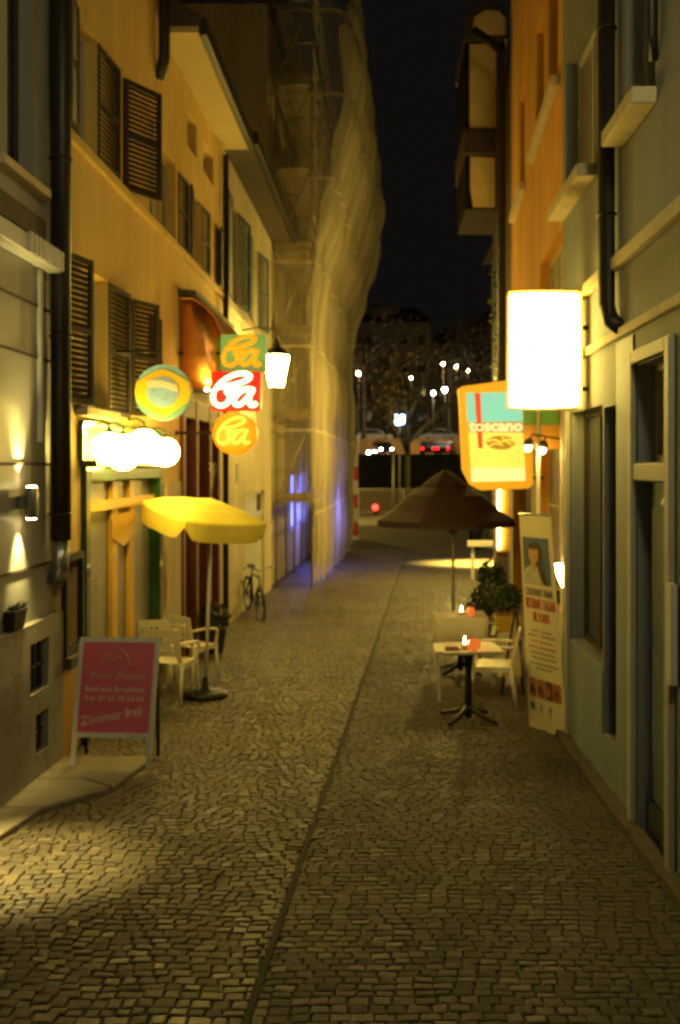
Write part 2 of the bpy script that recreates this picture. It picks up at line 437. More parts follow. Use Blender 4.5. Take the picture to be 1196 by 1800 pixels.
# cobbles: every stone its own shade
def cobble_mat(name, dark, light, rough):
    m = bpy.data.materials.new(name); m.use_nodes = True; nt = m.node_tree; b = nt.nodes["Principled BSDF"]
    g = nt.nodes.new("ShaderNodeNewGeometry"); r = nt.nodes.new("ShaderNodeValToRGB")
    r.color_ramp.elements[0].color = (*dark, 1); r.color_ramp.elements[1].color = (*light, 1)
    e = r.color_ramp.elements.new(.7); e.color = (*[(a*2+c)/3 for a, c in zip(dark, light)], 1)
    nt.links.new(g.outputs["Random Per Island"], r.inputs[0])
    tc = nt.nodes.new("ShaderNodeTexCoord"); n = nt.nodes.new("ShaderNodeTexNoise"); n.inputs["Scale"].default_value = 22; n.inputs["Detail"].default_value = 6
    nt.links.new(tc.outputs["Object"], n.inputs["Vector"])
    n2 = nt.nodes.new("ShaderNodeTexNoise"); n2.inputs["Scale"].default_value = .9; n2.inputs["Detail"].default_value = 5
    nt.links.new(tc.outputs["Object"], n2.inputs["Vector"])
    ad = nt.nodes.new("ShaderNodeMath"); ad.operation = 'MULTIPLY_ADD'; ad.inputs[1].default_value = .8
    nt.links.new(n.outputs["Fac"], ad.inputs[0]); nt.links.new(n2.outputs["Fac"], ad.inputs[2])
    mr = nt.nodes.new("ShaderNodeMapRange"); mr.inputs[1].default_value = .55; mr.inputs[2].default_value = 1.25; mr.inputs[3].default_value = .45; mr.inputs[4].default_value = 1.3
    nt.links.new(ad.outputs[0], mr.inputs[0])
    mx = nt.nodes.new("ShaderNodeVectorMath"); mx.operation = 'SCALE'
    nt.links.new(r.outputs[0], mx.inputs[0]); nt.links.new(mr.outputs[0], mx.inputs[3])
    nt.links.new(mx.outputs[0], b.inputs["Base Color"])
    rr = nt.nodes.new("ShaderNodeMapRange"); rr.inputs[3].default_value = rough - .16; rr.inputs[4].default_value = rough + .14
    nt.links.new(g.outputs["Random Per Island"], rr.inputs[0]); nt.links.new(rr.outputs[0], b.inputs["Roughness"])
    bp = nt.nodes.new("ShaderNodeBump"); bp.inputs["Strength"].default_value = .5; bp.inputs["Distance"].default_value = .01
    nt.links.new(n.outputs["Fac"], bp.inputs["Height"]); nt.links.new(bp.outputs[0], b.inputs["Normal"])
    return m
M['cobble'] = cobble_mat("granite cobbles", (.062,.049,.026), (.150,.115,.058), .64)
M['sett'] = cobble_mat("worn setts", (.062,.050,.029), (.098,.079,.044), .74)

def net_mat(lo=.22, hi=.50):
    m = bpy.data.materials.new("scaffold net"); m.use_nodes = True; nt = m.node_tree
    out = nt.nodes["Material Output"]; nt.nodes.remove(nt.nodes["Principled BSDF"])
    d = nt.nodes.new("ShaderNodeBsdfDiffuse"); d.inputs[0].default_value = (.50,.42,.28,1)
    t = nt.nodes.new("ShaderNodeBsdfTranslucent"); t.inputs[0].default_value = (.42,.37,.30,1)
    x = nt.nodes.new("ShaderNodeBsdfTransparent")
    a = nt.nodes.new("ShaderNodeMixShader"); a.inputs[0].default_value = .35
    nt.links.new(d.outputs[0], a.inputs[1]); nt.links.new(t.outputs[0], a.inputs[2])
    tc = nt.nodes.new("ShaderNodeTexCoord"); n = nt.nodes.new("ShaderNodeTexNoise"); n.inputs["Scale"].default_value = .8; n.inputs["Detail"].default_value = 4
    mp = nt.nodes.new("ShaderNodeMapping"); mp.inputs["Scale"].default_value = (3, 3, .35)
    nt.links.new(tc.outputs["Object"], mp.inputs[0]); nt.links.new(mp.outputs[0], n.inputs["Vector"])
    mr = nt.nodes.new("ShaderNodeMapRange"); mr.inputs[1].default_value = .3; mr.inputs[2].default_value = .7; mr.inputs[3].default_value = lo; mr.inputs[4].default_value = hi
    nt.links.new(n.outputs["Fac"], mr.inputs[0])
    b = nt.nodes.new("ShaderNodeMixShader")
    sp_ = nt.nodes.new("ShaderNodeSeparateXYZ"); nt.links.new(tc.outputs["Object"], sp_.inputs[0])
    md = nt.nodes.new("ShaderNodeMath"); md.operation = 'PINGPONG'; md.inputs[1].default_value = 1.05; nt.links.new(sp_.outputs[2], md.inputs[0])
    lt_ = nt.nodes.new("ShaderNodeMath"); lt_.operation = 'GREATER_THAN'; lt_.inputs[1].default_value = .07; nt.links.new(md.outputs[0], lt_.inputs[0]); lt_.inputs[1].default_value = .035
    mm = nt.nodes.new("ShaderNodeMath"); mm.operation = 'MULTIPLY'; nt.links.new(mr.outputs[0], mm.inputs[0]); nt.links.new(lt_.outputs[0], mm.inputs[1])
    nt.links.new(mm.outputs[0], b.inputs[0]); nt.links.new(a.outputs[0], b.inputs[1]); nt.links.new(x.outputs[0], b.inputs[2])
    nt.links.new(b.outputs[0], out.inputs[0]); return m
M['net'] = net_mat(.25, .52)
M['net_thin'] = net_mat(.58, .84)

# ------------------------------------------------------------------ ground, lane, quay, river
g = MB()
ys = [-25] + list(range(-10, 39, 4)) + [38, 42, 46, 49, 52, 58]
for a, b in zip(ys, ys[1:]):
    g.quad((-60,a,gz(a)-.03), (60,a,gz(a)-.03), (60,b,gz(b)-.03), (-60,b,gz(b)-.03))
g.quad((-60,58,-2.78), (60,58,-2.78), (60,58,-9), (-60,58,-9))
struct(g.build("ground", M['asphalt'], recalc=False))
w = MB(); w.quad((-400,58,-6.2), (400,58,-6.2), (400,99,-6.2), (-400,99,-6.2)); struct(w.build("river", M['water']))
fb = MB(); fb.quad((-700,98.5,1.05), (700,98.5,1.05), (700,106.6,1.05), (-700,106.6,1.05)); fb.quad((-700,106.9,2.6), (700,106.9,2.6), (700,900,2.6), (-700,900,2.6)); struct(fb.build("far_road", M['asphalt']))

XL, XR = -2.85, 1.75
def gutter_x(y): return -.61 + .040*(y-4.3)
bed = MB()
ys = [-10, -4, 0, 4, 8, 12, 16, 20, 24, 28, 32, 36, 38, 42, 46, 49]
for a, b in zip(ys, ys[1:]):
    bed.quad((-3.0,a,gz(a)-.004), (4.2,a,gz(a)-.004), (4.2,b,gz(b)-.004), (-3.0,b,gz(b)-.004))
struct(bed.build("lane_bed", M['mortar']))

def stones(name, m, left, rel):
    rg = random.Random(11 if left else 12)
    v = []; f = []
    y = 3.2
    while y < 40:
        big = 1.0 if y < 16 else (1.35 if y < 26 else 1.9)
        dy = rg.uniform(.060, .086)*big if left else rg.uniform(.058, .076)*big
        ymid = y+dy/2
        gx = gutter_x(ymid)
        x0, x1 = (XL+.02, gx-.016) if left else (gx+.016, (XR-.13 if y < 9.7 else 2.2 + max(0, (y-17)*.12)))
        x = x0 - rg.uniform(0, .08)
        while x < x1:
            dx = (rg.uniform(.062, .118) if left else rg.uniform(.078, .108))*big
            xa, xb = max(x, x0), min(x+dx, x1)
            if xb-xa > .03:
                cx = (xa+xb)/2
                arc = (.05*math.sin(cx*2.6+1) + .02*math.sin(cx*9+y))*(1.0 if left else .35)
                gap = .005*big
                h = rel*rg.uniform(.82, 1.12); jit = lambda: rg.uniform(-.006, .006)*big
                ya, yb = y+arc, y+dy+arc
                z0 = gz(ymid); t1, t2 = rg.uniform(-.002,.002), rg.uniform(-.002,.002)
                i = len(v)
                lv = [(gap*.5, -.006, 0), (gap*1.2, h*.7, 1), (gap*3.0, h, 1)]
                c4 = [(xa+jit(),ya+jit(),-1,-1),(xb+jit(),ya+jit(),1,-1),(xb+jit(),yb+jit(),1,1),(xa+jit(),yb+jit(),-1,1)]
                for ins, hz, tl in lv:
                    for (X, Y, sx, sy) in c4:
                        v.append((X-sx*ins, Y-sy*ins, z0+hz+tl*(t1*sx+t2*sy)))
                for k in range(2):
                    for j in range(4):
                        a = i+k*4+j; b = i+k*4+(j+1)%4
                        f.append((a, b, b+4, a+4))
                f.append((i+8, i+9, i+10, i+11))
            x += dx
        y += dy
    me = bpy.data.meshes.new(name); me.from_pydata(v, [], f); me.materials.append(m)
    o = bpy.data.objects.new(name, me); COL.objects.link(o); return struct(o)
stones("lane_cobbles", M['cobble'], True, .011)
stones("lane_setts", M['sett'], False, .008)

gt = MB(); gy = [3.5+.75*k for k in range(46)]
for a, b in zip(gy, gy[1:]):
    wa, wb = .015, .015
    gt.quad((gutter_x(a)-wa,a,gz(a)+.0145), (gutter_x(a)+wa,a,gz(a)+.0145), (gutter_x(b)+wb,b,gz(b)+.0145), (gutter_x(b)-wb,b,gz(b)+.0145))
struct(gt.build("drain_line", M['drain'], recalc=False))
# kerb stones along the right wall; pale slab along the left one
kb = MB(); y = -3.0
while y < 9.6:
    L = rnd.uniform(.8, 1.1)
    kb.box(XR-.115, XR-.004, y+.006, y+L-.006, gz(y)-.06, gz(y)+.034); y += L
struct(kb.build("kerb", M['kerb_stone'], bevel=.006))
sl = MB()
for pts in ([(-2.845,4.6),(-2.66,5.6),(-2.60,6.30),(-2.79,6.30)], [(-2.79,6.312),(-2.598,6.312),(-2.48,7.18),(-2.79,7.18)], [(-2.79,7.192),(-2.475,7.192),(-2.12,7.70),(-2.40,7.92),(-2.79,7.92)], [(-2.79,7.932),(-2.395,7.932),(-2.115,7.715),(-1.99,8.62),(-2.79,8.62)]):
    top = [(x,y,gz(y)+.055) for x, y in pts]; bot = [(x,y,gz(y)-.02) for x, y in pts]
    sl.ring_loft([bot, top], True, True, smooth=False)
struct(sl.build("pavement_slab", M['concrete'], bevel=.012))

# ------------------------------------------------------------------ left: grey panelled house
PL = Pl(XL, +1)
gh = thing("grey_house", "grey panelled house with pale plinth and a white awning case, foreground left", "house", (XL, 5.0, gz(5)))
gzb = -2.75
holes = [(7.50,8.06,2.35,3.9), (4.2,6.4,-1.1,1.2)]
facade(PL, -6, 8.56, gzb, 8.0, holes).build("wall", M['grey_panel'], gh)
for h in holes: window(gh, PL, h, M['dark_wood'], M['glass_dark'])
mb = MB(); pbox(mb, PL, 7.2, 8.2, 2.20, 2.27, -.02, .10); mb.build("sill", M['sill'], gh, bevel=.008)
mb = MB(); pbox(mb, PL, -6, 8.2, 1.84, 2.02, .002, .06); mb.build("fascia", M['dark_wood'], gh, bevel=.006)
for z in (1.31, .89, .02, -.81):                       # panel joints stand as thin ledges
    mb = MB(); pbox(mb, PL, 6.5, 8.52, z-.011, z+.011, .002, .016); mb.build("ledge", M['dark_wood'], gh)
# plinth with two cellar openings
pl2 = Pl(XL+.075, +1)
ph = [(7.78,8.22,-1.80,-1.40), (7.9,8.2,-2.30,-1.98)]
facade(pl2, -6, 8.58, gzb, -1.24, ph, depth=.12, body=.075-.004).build("plinth", M['plinth'], gh)
for h in ph:
    mb = MB(); pbox(mb, pl2, h[0]+.005, h[1]-.005, h[2]+.005, h[3]-.005, -.066, -.06)
    pbox(mb, pl2, h[0]+.02, h[1]-.02, (h[2]+h[3])/2-.008, (h[2]+h[3])/2+.008, -.055, -.035)
    for q in (.25,.5,.75):
        u = h[0]+(h[1]-h[0])*q; pbox(mb, pl2, u-.008, u+.008, h[2]+.01, h[3]-.01, -.056, -.04)
    mb.build("cellar_grille", M['black'], gh)
mb = MB(); pbox(mb, PL, 4.8, 8.36, 1.62, 1.78, .004, .14)
aw = mb.build("awning_case", M['white_metal'], gh, bevel=.02)
mb = MB()
for k in range(9):
    pbox(mb, PL, 7.55+k*.09, 7.60+k*.09, 1.63, 1.785, .141, .165)
mb.build("rib", M['white_metal'], aw)
mb = MB(); pbox(mb, PL, 8.12, 8.17, .20, 1.61, .006, .04); mb.build("awning_rail", M['white_metal'], gh)

# black box on the plinth ledge
bxm = thing("black_planter", "small black planter box standing on the grey plinth ledge", "planter", (XL+.045, 7.5, -1.24))
mb = MB(); mb.hexa([(XL+.004,7.42,-1.236),(XL+.078,7.42,-1.236),(XL+.078,7.64,-1.236),(XL+.004,7.64,-1.236),(XL+.004,7.40,-1.08),(XL+.10,7.40,-1.08),(XL+.10,7.66,-1.08),(XL+.004,7.66,-1.08)])
mb.build("box", M['black'], bxm, bevel=.006)
mb = MB()
for k in range(46):
    p = Vector((XL+rnd.uniform(.02,.09), rnd.uniform(7.42,7.64), -1.09)); q = p + Vector((rnd.uniform(-.01,.05), rnd.uniform(-.04,.04), rnd.uniform(.03,.08)))
    mb.quad(p, p+Vector((0,.014,.02)), q, p+Vector((0,-.014,.02)))
mb.build("foliage", M['leaf'], bxm)

# up and down wall lamp
def updown(y, label, power=120, down=1.0):
    t = thing("wall_lamp", label, "wall lamp", (XL+.10, y, -.28), group="up and down lamps on the grey panels")
    c = Vector((XL+.105, y, -.28))
    b = MB()
    n = 16; rings = [[c+Vector((r*math.cos(2*math.pi*j/n), r*math.sin(2*math.pi*j/n), z)) for j in range(n)] for r, z in ((.046,-.12),(.05,-.11),(.05,.11),(.046,.12))]
    b.ring_loft(rings, True, False); b.box(XL+.003, XL+.06, y-.03, y+.03, -.33, -.23)
    b.build("housing", M['grey_metal'], t)
    for s in (-1, 1):
        e = MB(); e.lathe(c+Vector((0,0,s*.108)), [(.038,-.004),(.042,.012*s),(.030,.022*s)], 12); e.build("lens", M['wall_glow'], t)
        lamp("beam", 'SPOT', c+Vector((0,0,s*.135)), power if s > 0 else power*down, (1,.78,.25), t, .015, 64 if down < 2 else 50, (-.30 if down < 2 else .20,0,s), 1.0)
    return t
updown(7.72, "metal up and down wall lamp throwing bright beams on the grey panels")
updown(6.15, "metal up and down wall lamp whose beam brightens the lower left paving", 60, 12.0)

# dark downpipe between the two left houses
dp = thing("downpipe", "thick dark downpipe at the seam of the grey and yellow houses", "downpipe", (XL+.10, 8.40, gz(8.4)))
mb = MB(); mb.tube([(-2.745,8.42,8), (-2.745,8.42,-.62)], .085, 12); mb.build("pipe", M['pipe'], dp)
mb = MB(); mb.tube([(-2.745,8.42,-.60), (-2.745,8.42,-.85), (-2.80,8.44,-.98)], .07, 12); mb.build("shoe", M['grey_metal'], dp)
for z in (-.4, 1.1, 2.6):
    mb = MB(); mb.torus((-2.745,8.42,z), .088, .012, (1,0,0), (0,1,0), 16, 6); mb.build("bracket", M['pipe'], dp)

# ------------------------------------------------------------------ left: tall yellow house (bar with globes)
XY = -2.80
PY = Pl(XY, +1)
yh = thing("yellow_house", "tall yellow house with open dark shutters above the globe lamps", "house", (XY, 10.5, gz(10.5)))
W1 = (8.98,9.66,2.98,4.12); W2 = (11.90,13.0,2.98,4.05)
W0 = (9.16,10.02,.56,1.86)
door_h = (9.16,12.28,-2.62,.02)
disp_h = (8.62,9.08,-1.62,-.80)
holes = [W1, W0, door_h, disp_h, (9.2,9.9,5.6,6.8)]
facade(PY, 8.58, 11.85, -2.9, 8.6, [h for h in holes if h[1] < 11.85] , depth=.2)
yl = [W1, W0, disp_h, (9.3,9.9,5.6,6.8)]
hole_door = (9.16,12.28,-2.9,.02)
facade(PY, 8.58, 12.42, -2.9, 8.6, yl+[hole_door, (11.90,12.41,2.98,4.05)], depth=.2).build("wall", M['yellow'], yh)
for h in (W1, W0, (9.3,9.9,5.6,6.8)): window(yh, PY, h, M['frame_pale'], M['glass_grey'])
window(yh, PY, (11.90,12.41,2.98,4.05), M['frame_pale'], M['glass_grey'], bars=0)
mb = MB(); pbox(mb, PY, 8.6, 12.40, 2.86, 2.96, .002, .06); mb.build("string_course", M['yellow'], yh, bevel=.01)
mb = MB(); pbox(mb, PY, 8.98, 10.12, .46, .55, .002, .11); mb.build("sill", M['sill'], yh, bevel=.01)
mb = MB(); pbox(mb, PY, 11.86, 11.93, 2.99, 4.10, .002, .03); mb.build("painted_lit_edge", M['frame_pale'], yh)  # pale strip, the lit edge of the reveal put into its colour
S = M['shutter']
shutter(yh, (XY+.012,8.96), (0.12,-1), .36, 2.98, 4.12, S)
shutter(yh, (XY+.012,9.68), (0.06,1), .66, 2.98, 4.12, S)
shutter(yh, (XY+.03,10.60), (.50,.86), .56, 2.95, 4.14, S)
shutter(yh, (XY+.012,8.62), (0.25,1), .50, .56, 1.88, S)
shutter(yh, (XY+.012,10.05), (0.05,1), .72, .52, 1.86, S)
shutter(yh, (XY+.03,10.90), (.38,.92), .50, .56, 1.84, S)
shutter(yh, (XY+.02,11.75), (.2,1), .35, .60, 1.78, S)
mb = MB(); mb.tube([(XY+.10,12.15,8.0), (XY+.10,12.15,5.0), (XY+.03,12.22,4.75)], .07, 10); mb.build("rain_pipe", M['pipe'], yh)
# display window
mb = MB()
a, b, c, d = disp_h
pbox(mb, PY, a-.03, a+.03, c-.03, d+.03, .003, .05); pbox(mb, PY, b-.03, b+.03, c-.03, d+.03, .003, .05)
pbox(mb, PY, a+.03, b-.03, c-.03, c+.03, .003, .05); pbox(mb, PY, a+.03, b-.03, d-.03, d+.03, .003, .05)
dw = mb.build("display_window", M['black'], yh)
mb = MB(); mb.quad(PY.pt(a,c,-.15), PY.pt(b,c,-.15), PY.pt(b,d,-.15), PY.pt(a,d,-.15)); mb.build("pane", M['glass'], dw)
mb = MB(); mb.sphere(PY.pt((a+b)/2+.06,(c+d)/2+.05,-.08), .14, 14, 10, .3, 1, 1.6); mb.build("ornament", M['frame_pale'], dw)
mb = MB(); pbox(mb, PY, a-.06, b+.06, c-.13, c-.035, .003, .10); mb.build("ledge", M['dark_wood'], yh)

# glazed entrance: green frame, amber stiles
mb = MB()
u0, u1 = 9.16, 12.28
zt, zb = -.02, -2.58
for u in (u0, u1-.13): pbox(mb, PY, u, u+.13, zb, zt+.02, -.10, .05)
pbox(mb, PY, u0+.13, u1-.13, zt-.12, zt+.02, -.10, .05)
dr = mb.build("shop_front", M['green'], yh, bevel=.008)
mb = MB(); mb.quad(PY.pt(u0+.1,zb,-.09), PY.pt(u1-.1,zb,-.09), PY.pt(u1-.1,zt-.1,-.09), PY.pt(u0+.1,zt-.1,-.09)); mb.build("pane", M['glass_grey'], dr)  # pale pane tone stands in for reflections of the lit wall opposite
for u in (10.36, 11.06):
    mb = MB(); pbox(mb, PY, u, u+.20, zb, zt-.13, -.085, -.04); mb.build("stile", M['amber_frame'], dr)
mb = MB(); pbox(mb, PY, u0+.14, u1-.14, zt-.42, zt-.32, -.085, -.02); mb.build("transom_rail", M['amber_frame'], dr)
mb = MB(); mb.poly([PY.pt(10.3,-.50,-.03), PY.pt(11.3,-.50,-.03), PY.pt(11.3,-.75,-.03), PY.pt(10.8,-.86,-.03), PY.pt(10.3,-.75,-.03)])
mb.build("pennant", M['amber_frame'], dr)
mb = MB(); pbox(mb, PY, 9.42, 9.95, -1.28, -1.10, -.088, -.08); mb.build("notice", M['ink_grey'], dr)
mb = MB(); pbox(mb, PY, 9.13, 12.33, .06, .37, .003, .030); sb_ = mb.build("signboard", M['yellow'], yh, bevel=.004)
mb = MB(); pbox(mb, PY, 9.08, 12.36, .371, .42, .003, .05); mb.build("top_trim", M['green'], sb_)
mb = MB(); pbox(mb, PY, 9.06, 9.128, .06, .37, .003, .05); mb.build("end_trim", M['green'], sb_)
mb = MB(); pbox(mb, PY, 9.10, 12.36, -.0, .055, .003, .16); mb.build("canopy_shelf", M['green'], yh, bevel=.006)

# globes
gl_pos = [(9.36, .17, .155, "leftmost glowing globe lamp, nearest on the green signboard"),
          (9.86, .14, .18, "second glowing globe lamp from the left on the green signboard"),
          (10.72, .22, .185, "third glowing globe lamp, the one just under the round flag sign"),
          (11.75, .17, .17, "rightmost glowing globe lamp, farthest on the green signboard")]
for (u, z, r, lb) in gl_pos:
    t = thing("globe_lamp", lb, "globe lamp", PY.pt(u, z, .16), group="globe lamps above the glazed bar entrance")
    mb = MB(); mb.sphere(PY.pt(u, z, .20), r, 16, 10); mb.build("globe", M['globe'], t)
    mb = MB(); mb.tube([PY.pt(u,z+r+.10,.02), PY.pt(u,z+r+.11,.12), PY.pt(u,z+r+.07,.20), PY.pt(u,z+r-.01,.20)], .014, 8); mb.lathe(PY.pt(u,z+r-.015,.20), [(.05,0),(.045,.03),(.02,.045)], 12)
    mb.build("bracket", M['green'], t)

# round flag sign
fs = thing("round_flag_sign", "round weathered sign with a yellow diamond and blue disc above the globes", "sign", P(288,690,10.3))
c = P(288, 690, 10.3); k = 10.3/F
def disc_pts(cx, cz, rx, rz, n, yo): return [Vector((c.x+cx+rx*math.cos(2*math.pi*j/n), c.y+yo, c.z+cz+rz*math.sin(2*math.pi*j/n))) for j in range(n)]
rx, rz = 50*k, 49*k
mb = MB(); mb.ring_loft([disc_pts(0,0,rx,rz,40,.03), disc_pts(0,0,rx,rz,40,-.03)], True, True, smooth=False); mb.build("plate", M['fl_blue'], fs, bevel=.006)
mb = MB(); n = 40
lo = [p for p in disc_pts(0,0,rx*.985,rz*.985,n,-.033)[20:41] + disc_pts(0,0,rx*.985,rz*.985,n,-.033)[:1]]
mb.poly(lo); mb.build("lower_field", M['fl_green'], fs)
dm = [(-49,4),(-46,18),(-20,34),(0,41),(20,34),(46,18),(49,2),(46,-15),(20,-32),(4,-43),(-18,-34),(-46,-14)]
mb = MB(); front = [Vector((c.x+x*k, c.y-.042, c.z+z*k)) for x, z in dm]; mb.ring_loft([[p+Vector((0,.006,0)) for p in front], front], True, True, smooth=False); mb.build("diamond", M['fl_yellow'], fs)
mb = MB(); mb.ring_loft([disc_pts(0,0,28*k,27*k,32,-.043), disc_pts(0,0,28*k,27*k,32,-.050)], True, True, smooth=False); mb.build("disc", M['fl_disc'], fs)
mb = MB(); bp = []
for j in range(13):
    x = -27+54*j/12; bp.append((x, 9+7*math.cos(x/27*1.2)-x*.16))
up_ = [Vector((c.x+x*k, c.y-.054, c.z+(z+4)*k)) for x, z in bp]; dn = [Vector((c.x+x*k*.99, c.y-.054, c.z+(z-8)*k)) for x, z in reversed(bp)]
mb.poly(up_+dn); mb.build("band", M['fl_band'], fs)
mb = MB(); mb.tube([(c.x-.02,c.y,c.z+rz), (c.x-.02,c.y,c.z+rz+.14), (XY+.01,c.y,c.z+rz+.14)], .014, 8); mb.build("bracket", M['black'], fs)

# ------------------------------------------------------------------ left: lower yellow house with bright eaves
y2 = thing("low_yellow_house", "yellow house with a bright boxed eave and copper shop canopy", "house", (XY, 14.7, gz(14.7)))
V2 = (13.52,13.6,2.98,4.0)
a1 = (12.44,13.30,2.98,4.02); a2 = (14.34,15.06,2.98,4.0)
s1 = (14.05,14.75,4.55,5.05); s2 = (15.3,16.2,4.55,5.02)
sd = (13.55,16.6,-2.9,.95)
hs = [a1, a2, s1, s2, sd]
facade(PY, 12.43, 17.0, -3.1, 5.42, hs, depth=.2).build("wall", M['yellow'], y2)
for h in (a1, a2): window(y2, PY, h, M['frame_pale'], M['glass_grey'])
for h in (s1, s2): window(y2, PY, h, M['sill'], M['glass'])
mb = MB(); pbox(mb, PY, 12.43, 16.98, 2.86, 2.96, .002, .06); mb.build("string_course", M['yellow'], y2, bevel=.01)
shutter(y2, (XY+.012,13.42), (.05,1), .55, 2.98, 3.98, S); shutter(y2, (XY+.02,14.30), (.10,-1), .28, 2.98, 3.98, S)
shutter(y2, (XY+.012,15.12), (.05,1), .60, 2.98, 3.98, S); shutter(y2, (XY+.03,16.85), (.10,-1), .50, 2.98, 3.95, S)
mb = MB(); mb.box(XY-.02, XY+.46, 12.44, 17.04, 5.425, 5.50); mb.build("soffit", M['soffit'], y2)
mb = MB(); mb.box(XY+.462, XY+.56, 12.44, 17.04, 5.40, 5.62); mb.build("gutter", M['pipe'], y2, bevel=.02)
mb = MB(); mb.hexa([(XY-5,12.43,5.51),(XY+.5,12.43,5.51),(XY+.5,17.05,5.51),(XY-5,17.05,5.51),(XY-5,12.43,8.8),(XY+.5,12.43,5.64),(XY+.5,17.05,5.64),(XY-5,17.05,8.8)]); mb.build("roof", M['roof'], y2)
mb = MB(); mb.tube([(XY+.08,16.95,5.3),(XY+.08,16.95,2.2),(XY+.08,16.95,gz(17)+.1)], .05, 10); mb.build("rain_pipe", M['pipe'], y2)
# red shop front under the canopy
mb = MB()
for u in (13.55, 14.5, 15.6, 16.42): pbox(mb, PY, u, u+.18, -2.75, .95, -.16, .05)
pbox(mb, PY, 13.73, 16.42, .68, .95, -.16, .04)
sf = mb.build("shop_front", M['rust_dark'], y2, bevel=.01)
mb = MB(); mb.quad(PY.pt(13.6,-2.75,-.14), PY.pt(16.5,-2.75,-.14), PY.pt(16.5,.9,-.14), PY.pt(13.6,.9,-.14)); mb.build("pane", M['rust_red'], sf)
mb = MB(); pbox(mb, PY, 12.55, 13.4, -2.8, -.2, .003, .05); mb.build("pilaster", M['cream'], y2)
# copper canopy
arc_ = [(.004,2.30),(.20,2.29),(.36,2.20),(.50,2.04),(.58,1.84),(.62,1.62),(.60,1.58),(.63,1.46),(.65,1.30),(.63,1.26),(.64,1.14),(.60,1.04)]
prof = arc_ + [(d-.03, z-.02) for d, z in reversed(arc_[1:])] + [(.004, 2.27)]
mb = MB(); rings = [[PY.pt(u, z, d) for d, z in prof] for u in (13.5, 14.7, 15.8, 16.9)]
mb.ring_loft(rings, True, True, smooth=False)
cn = mb.build("canopy", M['copper'], y2, bevel=.008)
e_ = [(.006,2.25)] + [(d-.035, z-.03) for d, z in arc_[1:]] + [(.30,1.0),(.006,1.12)]
mb = MB(); mb.ring_loft([[PY.pt(u, 1.62+(z-1.62)*q, .31+(d-.31)*q) for d, z in e_] for u, q in ((13.60,.98),(13.53,1.0),(13.47,.93),(13.41,.78),(13.37,.55),(13.35,.25))], True, True); mb.build("end_board", M['copper'], cn)
mb = MB(); mb.ring_loft([[PY.pt(u, z, d) for d, z in ((.004,2.40),(.24,2.38),(.24,2.31),(.004,2.32))] for u in (13.44, 16.9)], True, True, smooth=False); mb.build("ridge", M['dark_wood'], cn)
for u_, z_, d_ in ((13.28,1.02,.42),):
    mb = MB(); mb.sphere(PY.pt(u_, z_, d_), .030, 10, 8); mb.build("bulb", M['bulb_strong'], cn)

# ba signs
STROKE_B = [(.10,.60),(.30,.62),(.55,.69),(.76,.80),(.81,.90),(.70,.97),(.50,.94),(.28,.80),(.12,.60),(.04,.38),(.07,.17),(.21,.09),(.34,.18),(.38,.36),(.31,.50),(.46,.50),(.62,.53)]
STROKE_A = [(.86,.54),(.70,.54),(.56,.42),(.47,.24),(.52,.12),(.64,.16),(.78,.36),(.88,.54),(.80,.34),(.80,.16),(.86,.10),(.95,.17)]
def script_ba(parent, x0, z0, w, h, y, rad, m):
    mb = MB()
    for st in (STROKE_B, STROKE_A):
        pts = smooth_path([(x0+a*w, y, z0+b*h) for a, b in st], 8)
        mb.tube(pts, rad, 8)
    return mb.build("lettering", m, parent)
def rounded(x0, x1, z0, z1, y, r=.04, n=4):
    o = []
    for cx, cz, a0 in ((x1-r,z0+r,-90),(x1-r,z1-r,0),(x0+r,z1-r,90),(x0+r,z0+r,180)):
        for q in range(n+1):
            A = R(a0+90*q/n); o.append(Vector((cx+r*math.cos(A), y, cz+r*math.sin(A))))
    return o
def panel(parent, name, x0, x1, z0, z1, y, th, m, r=.04):
    mb = MB(); mb.ring_loft([rounded(x0,x1,z0,z1,y+th,r), rounded(x0,x1,z0,z1,y,r)], True, True, smooth=False)
    return mb.build(name, m, parent)
def arm(parent, x, y, z, wallx): 
    mb = MB(); mb.tube([(wallx, y, z), (x, y, z)], .018, 8); mb.lathe((wallx,y,z),[(.03,-.03),(.03,.03)],8); mb.build("bracket", M['black'], parent)

Y0 = 13.2
a = P(372,722,Y0); b = P(458,653,Y0)
rs = thing("red_ba_sign", "lit red square sign with white script letters ba", "sign", (a.x, Y0, a.z))
panel(rs, "panel", a.x, b.x, a.z, b.z, Y0, .14, M['ba_red'], .03)
script_ba(rs, a.x, a.z+.02, (b.x-a.x)*.98, (b.z-a.z)*.94, Y0-.015, .032, M['ba_white'])
arm(rs, a.x+.05, Y0+.07, (a.z+b.z)/2, XY)
c0 = P(412,761,Y0)
os_ = thing("orange_ba_sign", "lit round orange sign with pale script letters ba below the red one", "sign", c0)
rr = 39*Y0/F
mb = MB(); n = 36
mb.ring_loft([[Vector((c0.x+rr*q*math.cos(2*math.pi*j/n), Y0+yy, c0.z+rr*q*.98*math.sin(2*math.pi*j/n))) for j in range(n)] for q, yy in ((.9,.16),(1,.14),(1,.02),(.93,-.01),(.6,-.03),(.05,-.035))], True, True)
mb.build("disc", M['ba_orange'], os_)
script_ba(os_, c0.x-rr*.80, c0.z-rr*.62, rr*1.6, rr*1.35, Y0-.035, .018, M['ba_yellow'])
arm(os_, c0.x-rr*.8, Y0+.07, c0.z, XY)
Y1 = 13.35
a = P(388,652,Y1); b = P(468,588,Y1)
gs = thing("green_ba_sign", "dim green square sign with amber script letters ba above the red one", "sign", (a.x, Y1, a.z))
panel(gs, "panel", a.x, b.x, a.z, b.z, Y1, .14, M['ba_green'], .03)
